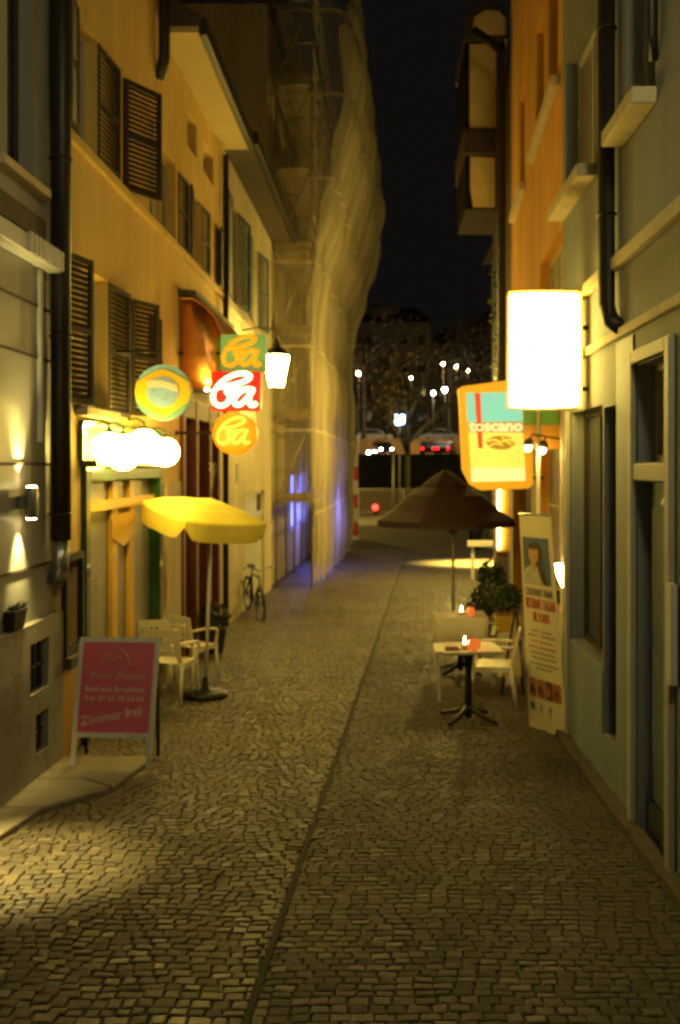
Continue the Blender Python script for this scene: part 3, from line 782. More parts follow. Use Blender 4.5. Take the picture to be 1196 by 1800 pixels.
script_ba(gs, a.x+.02, a.z+.03, (b.x-a.x)*.9, (b.z-a.z)*.92, Y1-.012, .028, M['ba_amber'])
arm(gs, a.x+.05, Y1+.07, (a.z+b.z)/2, XY)

# ------------------------------------------------------------------ left: cream house
PC = Pl(-2.82, +1)
ch = thing("cream_house", "cream house with blue grey shutters and a wide pale gate", "house", (-2.82, 21, gz(21)))
c1 = (18.2,19.0,3.05,4.85); c2 = (20.9,21.9,3.05,4.75)
gate_h = (20.0,23.2,-3.4,-.55); lw = (20.4,21.6,.55,1.75)
facade(PC, 17.03, 24.6, -3.4, 5.55, [c1, c2, gate_h, lw], depth=.2).build("wall", M['cream'], ch)
for h in (c1, c2): window(ch, PC, h, M['frame_pale'], M['glass'])
window(ch, PC, lw, M['frame_pale'], M['glass_dark'])
SB = M['shutter_blue']
shutter(ch, (-2.805,18.15), (.05,-1), .75, 3.05, 4.85, S); shutter(ch, (-2.805,19.05), (.10,1), 1.0, 3.05, 4.85, SB)
shutter(ch, (-2.805,20.85), (.05,-1), .6, 3.05, 4.75, SB); shutter(ch, (-2.80,21.95), (.12,1), 1.0, 3.05, 4.75, SB)
mb = MB(); pbox(mb, PC, 17.2, 24.5, 2.82, 2.92, .002, .05); mb.build("string_course", M['cream'], ch, bevel=.01)
mb = MB(); mb.box(-2.84, -2.30, 17.06, 24.7, 5.56, 5.68); mb.build("soffit", M['dark_wood'], ch)
mb = MB(); mb.box(-2.298, -2.19, 17.06, 24.7, 5.52, 5.74); mb.build("gutter", M['pipe'], ch, bevel=.02)
mb = MB(); mb.hexa([(-7.8,17.06,5.69),(-2.3,17.06,5.69),(-2.3,24.7,5.69),(-7.8,24.7,5.69),(-7.8,17.06,9.4),(-2.3,17.06,5.78),(-2.3,24.7,5.78),(-7.8,24.7,9.4)]); mb.build("roof", M['roof'], ch)
mb = MB()
for k in range(9):
    u = 20.02+k*.353; pbox(mb, PC, u, u+.345, -2.93, -.56, -.12, -.07)
pbox(mb, PC, 20.02, 23.18, -1.1, -.98, -.069, -.05); pbox(mb, PC, 20.02, 23.18, -2.6, -2.48, -.069, -.05)
mb.build("gate", M['frame_pale'], ch)
mb = MB()
for k in range(5): pbox(mb, PC, 22.3+k*.12, 22.34+k*.12, -1.0, -.62, -.06, -.04)
mb.build("gate_grille", M['black'], ch)
mb = MB(); pbox(mb, PC, 18.75, 19.2, -.3, .05, .003, .02); mb.build("notice", M['ink_grey'], ch)

# lantern on the cream house
lt = P(486, 652, 19.6)
ln = thing("street_lantern", "brightly glowing tapered street lantern on a bracket by the ba signs", "lantern", lt)
def lantern(t, q, s=1.0, wallx=None, glow='lantern_glow'):
    x, y, z = q
    mb = MB()
    sq = lambda r, zz: [Vector((x+r*math.cos(R(30+60*j)), y+r*math.sin(R(30+60*j)), z+zz)) for j in range(6)]
    mb.ring_loft([sq(.15*s,-.31*s), sq(.275*s,.29*s)], True, True, smooth=False); mb.build("lamp_glass", M[glow], t)
    mb = MB(); mb.ring_loft([sq(.30*s,.30*s), sq(.30*s,.33*s), sq(.10*s,.46*s), sq(.06*s,.56*s), sq(.02*s,.66*s)], True, True, smooth=False)
    mb.build("lamp_roof", M['black'], t)
    mb = MB(); mb.ring_loft([sq(.16*s,-.33*s), sq(.16*s,-.315*s)], True, True, smooth=False); mb.build("lamp_base", M['black'], t)
    mb = MB(); mb.tube([(x,y,z+.60*s), (x,y,z+.80*s), ((x+wallx)/2,y,z+.86*s), (wallx,y,z+.80*s)], .018, 8); mb.build("bracket", M['black'], t)
lantern(ln, lt, 1.0, -2.82)

# unseen fill lanterns, added to light the near lane and the quay
for (x, y, z, s, wx, lb) in ((1.15, 2.2, 3.4, .8, 1.75, "unseen fill lantern added out of frame to light the near lane"),
                              (-5.2, 49.0, 1.6, 1.0, -6.2, "unseen lantern added behind the scaffold to light the quay and trees")):
    t = thing("street_lantern", lb, "lantern", (x,y,z)); lantern(t, (x,y,z), s, wx, 'fill_glow' if y < 5 else 'hidden_glow')

# ------------------------------------------------------------------ left: house behind scaffold and net
PD = Pl(-2.95, +1)
dh = thing("scaffolded_house", "tall pale house standing behind the scaffold net", "house", (-2.95, 33, gz(33)))
dholes = []
for u in (26.5, 29.5, 32.5, 35.5, 38.5):
    for z in (1.2, 4.6, 8.0): dholes.append((u, u+1.1, z, z+1.8))
blue_h = [(31.0,33.2,-2.0,-.25), (34.2,36.6,-2.0,-.25), (37.4,38.4,-3.3,-.6)]
facade(PD, 24.75, 43.0, -3.6, 11.5, dholes+blue_h, depth=.2).build("wall", M['cream'], dh)
for h in dholes: window(dh, PD, h, M['frame_pale'], M['glass_dark'])
for h in blue_h[:2]:
    window(dh, PD, h, M['frame_pale'], M['neon_blue'], bars=2)
window(dh, PD, blue_h[2], M['dark_wood'], M['glass_dark'], bars=0)
mb = MB(); mb.hexa([(-8,24.7,11.5),(-2.4,24.7,11.5),(-2.4,43.1,11.5),(-8,43.1,11.5),(-8,24.7,16),(-2.4,24.7,11.7),(-2.4,43.1,11.7),(-8,43.1,16)]); mb.build("roof", M['roof'], dh)

sc = thing("scaffold", "steel scaffold with plank decks wrapped around the pale house", "scaffold", (-2.4, 33, gz(33)))
mb = MB()
XI, XO = -2.75, -1.85
ysc = [25.0, 27.5, 30, 32.5, 35, 37.5, 40, 42.5]
for y in ysc:
    for x in (XI, XO): mb.tube([(x,y,gz(y)), (x,y,12.5)], .03, 6)
    for z in (-.9, 1.2, 3.3, 5.4, 7.5, 9.6, 11.7):
        mb.tube([(XI,y,z), (XO,y,z)], .025, 6)
for z in (-.9, 1.2, 3.3, 5.4, 7.5, 9.6, 11.7):
    for x in (XI, XO):
        for dz in ((0, .5, 1.0) if x == XO else (0,)): mb.tube([(x,25,z+dz), (x,42.5,z+dz)], .024, 6)
for k in range(6): mb.tube([(XI,24.98,-.9+2.1*k), (XO,24.98,1.2+2.1*k)], .022, 6)
mb.build("poles", M['steel'], sc)
for z in (-.9, 1.2, 3.3, 5.4, 7.5, 9.6):
    mb = MB(); mb.box(XI+.05, XO-.05, 25.0, 42.5, z+.03, z+.075); mb.box(XI+.0, XO, 24.95, 24.985, z+.08, z+.24); mb.build("deck", M['deck'], sc)

# the net: one hanging sheet that billows outwards high up
ZP = [(-3.3,0.0),(-1.0,.02),(.5,.05),(2.2,.02),(4.0,-.10),(5.4,.10),(6.6,.42),(7.8,.78),(9.2,1.10),(10.6,1.12),(12.5,.95),(15.0,.62),(17.5,.30)]
def bulge(z):
    for (a, p), (b, q) in zip(ZP, ZP[1:]):
        if a <= z <= b:
            t = (z-a)/(b-a); t = t*t*(3-2*t); return p+(q-p)*t
    return ZP[0][1] if z < ZP[0][0] else ZP[-1][1]
nt_ = thing("scaffold_net", "pale translucent net billowing out over the lane from the scaffold", "net", (-1.8, 33, gz(33)))
mb = MB()
ny, nz = 230, 90
i0 = 0
for j in range(nz+1):
    for i in range(ny+1):
        y = 25.0+18.2*i/ny
        zbot = gz(y)+.12+.10*math.sin(i*.9); ztop = 11.0+5.5*min(1, (y-25)/9)
        z = zbot+(ztop-zbot)*j/nz
        tie = abs(math.sin(math.pi*(z+.9)/2.1))
        fold = ((.10+.08*min(1,max(0,(z-2)/6)))*math.sin(y*5.2+.35*z)+.06*math.sin(y*11.3-.5*z))*(.45+.55*tie)+.07*math.sin(y*2.1+1)+.05*math.sin(y*17+1.3*math.sin(z*.8))*tie+.07*tie*math.sin(math.pi*(y-25)/2.5)**2
        zz = z - (y-25)*.02
        x = -1.78 + bulge(zz)*(.75+.28*(y-25)/18) + fold*(.6+.4*min(1, max(0, z)/6)) + .018*(y-25)
        mb.v.append(Vector((x, y, z)))
for j in range(nz):
    for i in range(ny):
        a = j*(ny+1)+i; mb.smooth.add(len(mb.f)); mb.f.append((a, a+1, a+ny+2, a+ny+1))
mb.build("street_side", M['net'], nt_)
mb = MB(); nx, nz = 14, 40
for j in range(nz+1):
    for i in range(nx+1):
        t = i/nx; zbot = gz(25)+2.0; z = zbot+(11.0-zbot)*j/nz
        xo = -1.78+bulge(z)*.75
        x = -2.93+(xo+2.93)*t; y = 24.9+.06*math.sin(t*17+z*.4)
        zz = z - .5*math.sin(math.pi*t)*(j/nz)**3*0 + (.9*math.sin(math.pi*t*.9) if j == nz else 0)
        mb.v.append(Vector((x, y, zz)))
for j in range(nz):
    for i in range(nx):
        a = j*(nx+1)+i; mb.smooth.add(len(mb.f)); mb.f.append((a, a+1, a+nx+2, a+nx+1))
mb.build("end_side", M['net_thin'], nt_)

# blue lamp inside the scaffold passage
bl = thing("blue_lamp", "blue floodlight glowing behind the net at the foot of the scaffold", "lamp", (-2.3, 33.6, -.9))
mb = MB(); mb.box(-2.42,-2.20,33.5,33.75,-1.02,-.98); mb.build("housing", M['black'], bl)
mb = MB(); mb.box(-2.41,-2.21,33.51,33.74,-1.05,-1.022); mb.build("lens", M['neon_blue'], bl)
lamp("blue_light", 'POINT', (-2.2,33.6,-1.3), 160, (.16,.18,1.0), bl, .12)

# striped post
sp = thing("striped_post", "red and white striped warning post at the end of the scaffold", "post", P(625,962,43.2))
q = P(625,962,43.2); top_ = 7
for k in range(7):
    mb = MB(); mb.box(q.x-.13, q.x+.13, 43.15, 43.27, q.z-.1+k*.60, q.z-.1+(k+1)*.60-.002)
    mb.build("stripe", M['white_paint'] if k % 2 == 0 else M['red_paint'], sp)

# ------------------------------------------------------------------ right: blue grey house in front
PR = Pl(XR, -1)
rh = thing("blue_grey_house", "blue grey house with tall shop window and panelled door, foreground right", "house", (XR, 5, gz(5)))
dr_h = (6.12,6.92,-2.62,-.10); tr_h = (6.16,6.90,.03,.70)
dk_h = (7.52,7.98,-2.14,.47); sw_h = (8.02,9.38,-1.62,.50)
nx_h = (4.9,5.82,-1.7,.72)
u1_h = (6.45,7.22,2.46,3.7); u2_h = (8.30,9.66,2.52,3.9)
facade(PR, -6, 9.82, -2.75, 8.4, [dr_h, tr_h, dk_h, sw_h, nx_h, u1_h, u2_h], depth=.2).build("wall", M['grey_render'], rh)
zs = -1.62
mb = MB(); pbox(mb, PR, 7.0, 7.50, -2.74, .93, .003, .012); pbox(mb, PR, 7.5, 9.80, -2.74, -2.16, .003, .012); pbox(mb, PR, 8.0, 9.80, -2.158, -1.64, .003, .012)
mb.build("painted_base", M['blue_grey'], rh)
mb = MB(); pbox(mb, PR, -6, 9.8, 1.46, 1.56, .003, .07); mb.build("cornice", M['sill'], rh, bevel=.012)
mb = MB(); pbox(mb, PR, -6, 9.8, .95, 1.02, .003, .04); mb.build("cornice", M['sill'], rh, bevel=.01)
for a, b, z in ((6.40,7.30,2.34), (8.22,9.75,2.40)):
    mb = MB(); pbox(mb, PR, a, b, z, z+.11, .003, .17); mb.build("sill", M['sill'], rh, bevel=.012)
window(rh, PR, u1_h, M['white_metal'], M['glass'], bars=1); window(rh, PR, u2_h, M['white_metal'], M['glass_grey'], bars=1)
window(rh, PR, tr_h, M['frame_pale'], M['glass_grey'], bars=0); window(rh, PR, nx_h, M['frame_pale'], M['glass'], bars=1)
window(rh, PR, sw_h, M['dark_wood'], M['glass'], bars=1)
mb = MB(); pbox(mb, PR, dk_h[0]+.01, dk_h[1]-.01, dk_h[2], dk_h[3]-.01, -.13, -.08)
d1 = mb.build("dark_door", M['glass_dark'], rh)
mb = MB(); pbox(mb, PR, 7.60, 7.65, -1.22, -1.0, -.078, -.045); mb.build("handle", M['white_metal'], d1, bevel=.006)
mb = MB()
for u in (6.0, 6.93): pbox(mb, PR, u, u+.105, -2.6, .80, .004, .045)
pbox(mb, PR, 6.106, 6.928, .71, .80, .004, .045); pbox(mb, PR, 6.106, 6.928, -.095, .02, .004, .03)
mb.build("door_frame", M['frame_pale'], rh, bevel=.008)
mb = MB(); pbox(mb, PR, 6.13, 6.91, -2.56, -.11, -.14, -.09); dd = mb.build("door", M['blue_door'], rh)
mb = MB(); pbox(mb, PR, 6.22, 6.82, -1.1, -.3, -.089, -.075); pbox(mb, PR, 6.22, 6.82, -2.0, -1.25, -.089, -.075); mb.build("door_panel", M['blue_door'], dd, bevel=.01)
mb = MB(); pbox(mb, PR, 6.14, 6.90, -2.56, -2.28, -.088, -.06); mb.build("kick_plate", M['kick'], dd)
mb = MB(); mb.sphere(PR.pt(6.32,-.24,-.05), .05); mb.build("door_closer", M['grey_metal'], dd)
mb = MB(); pbox(mb, PR, 5.9, 6.0, -1.3, -.7, .02, .06); mb.build("letter_box", M['white_metal'], rh)
mb = MB(); pbox(mb, PR, 6.16, 6.88, -2.62, -2.565, -.06, .10); mb.build("threshold", M['brown_step'], rh)
mb = MB(); pbox(mb, PR, 9.38, 9.46, -2.7, .52, .013, .05); mb.build("window_post", M['frame_pale'], rh)

rp = thing("downpipe", "dark downpipe with a kinked foot on the blue grey house", "downpipe", (XR-.1, 7.5, 1.0))
mb = MB(); mb.tube([(XR-.085,7.5,8.4), (XR-.085,7.5,1.22), (XR-.06,7.42,1.08), (XR+.01,7.36,1.02)], .065, 12); mb.build("pipe", M['pipe'], rp)
for z in (1.9, 3.3):
    mb = MB(); mb.torus((XR-.085,7.5,z), .068, .012, (1,0,0), (0,1,0), 16, 6); mb.build("bracket", M['pipe'], rp)
up = thing("downpipe", "thin dark pipe beside the upper window, top right", "downpipe", (XR-.06, 6.38, 2.6))
mb = MB(); mb.tube([(XR-.05,6.33,8.4), (XR-.05,6.33,2.74), (XR-.02,6.42,2.62)], .032, 10); mb.build("pipe", M['pipe'], up)

# ------------------------------------------------------------------ right: orange house
PO = Pl(1.80, -1, .0486, 9.84)
oh = thing("orange_house", "orange house with pale upper sills behind the white box sign", "house", (1.8, 13, gz(13)))
o1 = (10.6,11.5,4.12,5.6); o2 = (11.95,12.9,4.12,5.6); o3 = (14.5,15.3,4.12,5.6)
og = (10.3,12.6,-1.5,.55); og2 = (13.4,16.4,-3.0,.4); om = (10.25,12.4,1.55,2.5)
facade(PO, 9.84, 17.0, -3.1, 8.2, [o1, o2, o3, og, og2, om], depth=.18).build("wall", M['orange'], oh)
for h in (o1, o2, o3): window(oh, PO, h, M['frame_pale'], M['glass_grey'])
window(oh, PO, om, M['sill'], M['glass_grey'], bars=2)
window(oh, PO, og, M['sill'], M['glass_grey'], bars=1, rows=2); window(oh, PO, og2, M['sill'], M['glass'], bars=2)
mb = MB(); pbox(mb, PO, 10.4, 13.1, 3.98, 4.10, .003, .10); mb.build("sill", M['sill'], oh, bevel=.01)
mb = MB(); pbox(mb, PO, 14.3, 16.3, 3.98, 4.10, .003, .10); mb.build("sill", M['sill'], oh, bevel=.01)
mb = MB(); pbox(mb, PO, 9.86, 10.28, -2.9, 1.2, .003, .02); pbox(mb, PO, 12.62, 13.38, -2.9, 1.2, .003, .02); pbox(mb, PO, 10.28, 12.62, -2.9, -1.52, .003, .02); pbox(mb, PO, 10.28, 12.62, .57, 1.2, .003, .02)
pbox(mb, PO, 16.42, 16.98, -2.9, 1.2, .003, .02); pbox(mb, PO, 13.38, 16.42, .42, 1.2, .003, .02)
mb.build("painted_base", M['cream'], oh)
rp2 = thing("downpipe", "tall dark downpipe with a hooked top at the end of the orange house", "downpipe", (1.98, 16.9, 0))
mb = MB(); mb.tube([(1.50,17.0,7.45), (1.80,16.95,7.22), (1.97,16.9,7.0), (1.97,16.9,.35), (2.12,16.9,.15)], .075, 10); mb.build("pipe", M['pipe'], rp2)

# ------------------------------------------------------------------ right: dark house with lit bay
PB = Pl(2.22, -1, .07, 17.05)
bh = thing("bay_house", "dark house with pale lit bay jutting out against the night sky", "house", (2.3, 20, gz(20)))
facade(PB, 17.05, 27.0, -3.4, 7.5, [(22,24,-2.9,.2)], depth=.2).build("wall", M['dark_wood'], bh)
mb = MB(); mb.box(1.60,2.40,20.0,22.2,5.16,8.52); bay = mb.build("bay", M['bay_shade'], bh, bevel=.02)
mb = MB(); mb.poly([Vector((x,19.990,z)) for x, z in ((1.76,5.2),(2.2,5.2),(2.2,6.2),(1.70,6.22),(1.70,5.6))]); mb.build("lower_panel", M['bay_lit'], bay)
mb = MB(); mb.box(1.56,2.42,19.95,22.3,6.25,6.78); mb.build("cornice", M['roof'], bay, bevel=.04)
mb = MB(); mb.poly([Vector((x,19.992,z)) for x, z in ((1.69,6.80),(2.22,6.80),(2.22,8.48),(1.69,8.48))]); mb.build("upper_panel", M['bay_lit'], bay)
mb = MB(); mb.ring_loft([[Vector((x,y,z)) for x, z in ((1.58,8.54),(2.45,8.54),(2.45,9.1),(2.3,9.25),(1.9,9.3),(1.62,9.0))] for y in (19.9, 22.4)], True, True, smooth=False); mb.build("bay_roof", M['roof'], bh)
mb = MB(); mb.poly([Vector((x,19.89,z)) for x, z in ((1.72,8.62),(2.4,8.62),(2.4,8.95),(2.26,9.10),(2.0,9.12),(1.78,8.98))]); mb.build("gable_panel", M['bay_lit'], bay)
# climbing plant on its corner
cp = thing("climbing_plant", "thin climbing plant on the corner above the hanging box sign", "plant", (2.2, 19, .6))
mb = MB(); mb.tube([(2.20,18.9,gz(19)), (2.17,18.9,.5), (2.19,18.9,4.0)], .015, 6); mb.build("stem", M['bark'], cp)
mb = MB()
for k in range(9): leaf_ball(mb, (2.13+rnd.uniform(-.05,.05), 18.85, 1.3+k*.3), .12, 26, .10)
mb.build("foliage", M['leaf'], cp)

# strip lights at the doorway beyond the parasol
for (py0, py1, lb) in ((852, 905, "upper bright vertical strip light beside the doorway past the orange house"), (922, 965, "lower bright vertical strip light beside the doorway past the orange house")):
    q0 = P(878, py1, 18.2); q1 = P(878, py0, 18.2)
    t = thing("strip_light", lb, "strip light", q0, group="vertical strip lights beside the far doorway")
    mb = MB(); mb.box(q0.x-.02,q0.x+.02,18.18,18.22,q0.z,q1.z); mb.build("tube", M['wall_glow'], t, bevel=.008)
    mb = MB(); mb.box(q0.x-.05,q0.x+.30,18.24,18.30,q0.z-.06,q1.z+.06); mb.build("back_plate", M['amber_frame'], t, bevel=.008)
# doorway pillar that carries them
dpil = thing("doorway_pillar", "yellow lit doorway pillar carrying the strip lights", "pillar", (2.2, 18.4, gz(18.4)))
mb = MB(); mb.box(2.02,2.24,18.31,18.6,gz(18.4)-.05,1.0); mb.build("shaft", M['cream'], dpil, bevel=.02)
mb = MB(); mb.box(1.98,2.26,18.29,18.64,1.002,1.10); mb.build("capital", M['sill'], dpil, bevel=.015)
# lamp over the side passage that floods the paving
fl = thing("flood_lamp", "hooded wall lamp flooding the paving yellow beyond the parasol", "lamp", (4.3, 34.0, .6))
mb = MB(); mb.tube([(4.7,34,.9),(4.4,34,1.0),(4.2,34,.75)], .03, 8); mb.build("bracket", M['black'], fl)
mb = MB(); mb.lathe((4.2,34,.45), [(.22,0),(.20,.08),(.07,.25),(.03,.32)], 14, caps=False); mb.build("lamp_shade", M['black'], fl)
mb = MB(); mb.sphere((4.2,34,.50), .08); mb.build("bulb", M['bulb'], fl)
lamp("flood", 'SPOT', (4.1,34,.28), 22000, (1,.74,.14), fl, .1, 76, (-.13,.02,-1), .9)
kh = thing("corner_house", "dark corner house beyond the parasol where the lane meets the quay", "house", (6, 36, gz(36)))
mb = MB(); mb.box(4.7, 12, 30.5, 44, -3.6, 9.0); mb.build("wall", M['grey_render'], kh)
mb = MB(); mb.hexa([(4.3,30.1,9.0),(12.4,30.1,9.0),(12.4,44.4,9.0),(4.3,44.4,9.0),(6.5,32,12),(10,32,12),(10,42,12),(6.5,42,12)]); mb.build("roof", M['roof'], kh)
mb = MB(); mb.box(4.66,4.698,33.2,34.6,-3.3,-.9); mb.build("door", M['dark_wood'], kh)

# ------------------------------------------------------------------ right: box sign, hanging sign, spot lamps
YB = 8.5
a = P(899,713,YB); b = P(1019,516,YB)
ws = thing("white_box_sign", "glaring white rectangular box sign hanging out from the right houses", "sign", (a.x, YB, a.z))
mb = MB(); prof2 = []
def bowed(y, k, off=0):
    n = 8; o = []
    for j in range(n+1): o.append(Vector((a.x+off+(b.x-a.x-2*off)*j/n, y, a.z+off-.012*math.sin(math.pi*j/n)*k)))
    for j in range(n+1): o.append(Vector((b.x-off, y, a.z+off+(b.z-a.z-2*off)*j/n))+Vector((.006*math.sin(math.pi*j/n),0,0)))
    for j in range(n+1): o.append(Vector((b.x-off-(b.x-a.x-2*off)*j/n, y, b.z-off+.010*math.sin(math.pi*j/n)*k)))
    for j in range(n+1): o.append(Vector((a.x+off, y, b.z-off-(b.z-a.z-2*off)*j/n)))
    return o
mb.ring_loft([bowed(YB+.20,1), bowed(YB,1)], True, True, smooth=False); mb.build("light_box", M['box_glow'], ws)
mb = MB(); mb.ring_loft([bowed(YB+.19,1,-.018), bowed(YB+.012,1,-.018)], True, False, smooth=False); mb.build("case", M['t_frame'], ws)
mb = MB()
for px, py, hh in ((909,617,7),(938,617,8),(1004,604,4)):
    q = P(px,py,YB); mb.box(q.x-.008,q.x+.008,YB-.012,YB-.004,q.z-hh*.0025,q.z+hh*.0025); mb.box(q.x-.004,q.x+.012,YB-.011,YB-.005,q.z+.006,q.z+.012)
mb.build("lettering", M['ink_dark'], ws)
mb = MB(); mb.tube([(b.x-.02,YB+.1,(a.z+b.z)/2+.2),(XR,YB+.1,(a.z+b.z)/2+.2)], .02, 8); mb.tube([(b.x-.02,YB+.1,a.z+.15),(XR,YB+.1,a.z+.15)], .02, 8); mb.build("bracket", M['black'], ws)

YT = 12.0
ts = thing("hanging_box_sign", "lit amber cased toscano sign with red stripe and bean emblem", "sign", P(870,765,YT))
def tq(px, py, yo=0.0): p = P(px,py,YT); return Vector((p.x, YT+yo, p.z))
outer = [(806,684),(812,679),(925,664),(934,668),(938,850),(930,859),(846,862),(828,853),(814,826),(808,700)]
mb = MB(); mb.ring_loft([[tq(x,y,.22) for x, y in outer], [tq(x,y,0) for x, y in outer]], True, True, smooth=False); mb.build("case", M['t_frame'], ts, bevel=.012)
def flat(name, pts, m, yo): mb = MB(); mb.ring_loft([[tq(x,y,yo+.006) for x, y in pts], [tq(x,y,yo) for x, y in pts]], True, True, smooth=False); return mb.build(name, m, ts)
flat("upper_field", [(820,691),(915,689),(920,740),(822,742)], M['t_cyan'], -.008)
flat("name_band", [(822,742.3),(920,740.3),(921,761),(824,760)], M['t_grey'], -.008)
flat("lower_field", [(824,760.3),(921,761.3),(923,822),(828,822)], M['t_yellow'], -.008)
flat("bottom_field", [(828,822.3),(923,822.3),(924,845),(829,847)], M['t_pale'], -.008)
flat("stripe", [(834,691),(844.5,691),(848.5,788),(841,788)], M['t_red'], -.018)
lettering("toscano", tq(872,757.5,-.022), (1,0,0), (0,0,1), .185, width=94*YT/F, m=M['t_white'], parent=ts, bold=.004)
bean = []
for j in range(28):
    A = 2*math.pi*j/28; x = 26*math.cos(A); z = 12.5*math.sin(A); bean.append((880+x*math.cos(.12)-z*.1, 778+z*(1 if abs(x) < 18 else .8)+x*.05))
flat("emblem", bean, M['t_bean'], -.019)
mb = MB()
mb.tube(smooth_path([tq(856,776,-.028), tq(868,773,-.028), tq(880,777,-.028), tq(892,773,-.028), tq(905,777,-.028)]), .010, 6)
mb.tube(smooth_path([tq(862,783,-.028), tq(872,780,-.028), tq(884,783,-.028)]), .008, 6)
mb.tube(smooth_path([tq(882,768,-.028), tq(888,775,-.028), tq(900,782,-.028)]), .008, 6); mb.build("emblem_line", M['t_yellow'], ts)
mb = MB(); mb.tube([tq(930,700,.1), Vector((1.92,YT+.1,tq(930,700).z))], .022, 8); mb.tube([tq(930,840,.1), Vector((1.92,YT+.1,tq(930,840).z))], .022, 8); mb.build("bracket", M['black'], ts)

YG = 10.6
a = P(921,790,YG); b = P(986,720,YG)
wb = thing("menu_board", "small board with green top band and orange field behind the white box sign", "board", (a.x, YG, a.z))
mid = a.z+(b.z-a.z)*.62
mb = MB(); mb.box(a.x, b.x, YG, YG+.05, mid+.002, b.z); mb.build("top_band", M['wall_board_green'], wb, bevel=.004)
mb = MB(); mb.box(a.x, b.x, YG+.001, YG+.05, a.z, mid); mb.build("panel", M['wall_board_orange'], wb, bevel=.004)
for (px, py, lb) in ((930,784,"small lit spot lamp close to the toscano sign edge"), (955,788,"small lit spot lamp on the post under the white box sign")):
    q = P(px,py,10.3)
    t = thing("spot_lamp", lb, "spot lamp", q, group="small spot lamps under the white box sign")
    mb = MB(); mb.sphere(q+Vector((-.015,-.02,-.02)), .038, 10, 8); mb.build("bulb", M['bulb'], t)
    mb = MB(); mb.lathe(q, [(.055,.0),(.05,.05),(.025,.08)], 10); mb.tube([q+Vector((0,0,.07)), q+Vector((.04,.02,.12)), q+Vector((.18,.05,.10))], .01, 6); mb.build("lamp_shade", M['black'], t)
# slim light post below
lp = thing("slim_post", "slim pale post carrying the spot lamps above the banner", "post", (P(948,1300,10.35).x, 10.35, gz(10.3)))
q = P(948,700,10.35); mb = MB(); mb.tube([(q.x,10.4,gz(10.4)), (q.x,10.4,q.z)], .022, 8); mb.build("shaft", M['frame_pale'], lp)
mb = MB(); mb.lathe((q.x,10.4,gz(10.4)), [(.09,0),(.09,.02),(.03,.05)], 12); mb.build("foot", M['frame_pale'], lp)

gl_ = thing("globe_lamp", "unseen globe added behind the toscano sign to light the pale bay", "globe lamp", (2.0,18.3,1.2))  # added lamp, brightens the bay from below
mb = MB(); mb.sphere((1.98,18.3,1.15), .11, 14, 9); mb.build("globe", M['hidden_glow'], gl_)
mb = MB(); mb.tube([(1.98,18.3,1.02),(1.98,18.3,.94),(2.12,18.3,.90)], .015, 8); mb.build("bracket", M['black'], gl_)
gl_ = thing("globe_lamp", "unseen globe added behind the toscano sign to light lane and net", "globe lamp", (2.5,26.5,1.05))  # added lamp, brightens the net and the far lane
mb = MB(); mb.sphere((2.5,26.5,1.05), .26, 16, 10); mb.build("globe", M['hidden_glow'], gl_)
mb = MB(); mb.tube([(2.5,26.5,.78),(2.5,26.5,.70),(2.88,26.5,.66)], .018, 8); mb.build("bracket", M['black'], gl_)
# glowing sconce right of the banner
q = P(988,1012,10.0)
so = thing("wall_sconce", "small white glowing curved wall sconce right of the banner", "sconce", q)
mb = MB()
rings = []
for k in range(7):
    t = k/6; z = .12-.24*t; r = .030+.040*math.sin(math.pi*(.15+.7*t))
    rings.append([Vector((q.x-.03+.075*t+r*math.cos(2*math.pi*j/12)*.8, q.y+r*math.sin(2*math.pi*j/12), q.z+z)) for j in range(12)])
mb.ring_loft(rings, True, True); mb.build("shade", M['wall_glow'], so)
mb = MB(); mb.box(q.x+.02, 1.80, q.y-.02, q.y+.02, q.z-.03, q.z+.01); mb.build("wall_plate", M['grey_metal'], so)

# ------------------------------------------------------------------ right: roll-up banner
tl, trr, blw, brw = P(913,903,9.95), P(968,906,9.45), P(931,1280,9.95), P(997,1304,9.45)
bn = thing("rollup_banner", "tall pale roll-up restaurant banner with portrait and red heading, leaning slightly", "banner", (1.5, 9.7, gz(9.7)))
UX = (trr-tl); BX = (brw-blw)
def bp(u, v, off=0.0):
    """u 0..1 across, v 0..1 down the banner"""
    p = (tl*(1-u)+trr*u)*(1-v)+(blw*(1-u)+brw*u)*v
    nrm = (trr-tl).cross(blw-tl).normalized()
    if nrm.y > 0: nrm = -nrm
    return p + nrm*off
def bpatch(mb, u0, u1, v0, v1, off, th=.002):
    mb.hexa([bp(u0,v1,off-th), bp(u1,v1,off-th), bp(u1,v1,off), bp(u0,v1,off), bp(u0,v0,off-th), bp(u1,v0,off-th), bp(u1,v0,off), bp(u0,v0,off)])
mb = MB(); bpatch(mb, 0, 1, 0, 1, 0, .006); mb.build("sheet", M['paper'], bn)
pic = MB(); bpatch(pic, .08, .88, .105, .318, .006); pc = pic.build("portrait", M['ink_blue'], bn)
def bblob(name, u, v, ru, rv, m, off, n=18, par=None, tilt=0.0):
    mb = MB(); r1 = []
    for j in range(n):
        A = 2*math.pi*j/n; du = ru*math.cos(A); dv = rv*math.sin(A)
        r1.append(bp(min(.87, max(.085, u+du+tilt*dv)), min(.316, max(.107, v+dv)) if par is pc else v+dv, off))
    r0 = [p+Vector((0,.003,0)) for p in r1]
    mb.ring_loft([r0, r1], True, True, smooth=False); return mb.build(name, m, par or bn)
bblob("hair", .45, .185, .24, .062, M['hair'], .010, par=pc)
bblob("shirt", .40, .292, .33, .060, M['shirt'], .012, par=pc)
bblob("neck", .40, .235, .09, .022, M['skin'], .014, par=pc)
bblob("face", .43, .180, .155, .043, M['skin'], .016, par=pc)
bblob("hair", .44, .143, .15, .016, M['hair'], .018, par=pc)
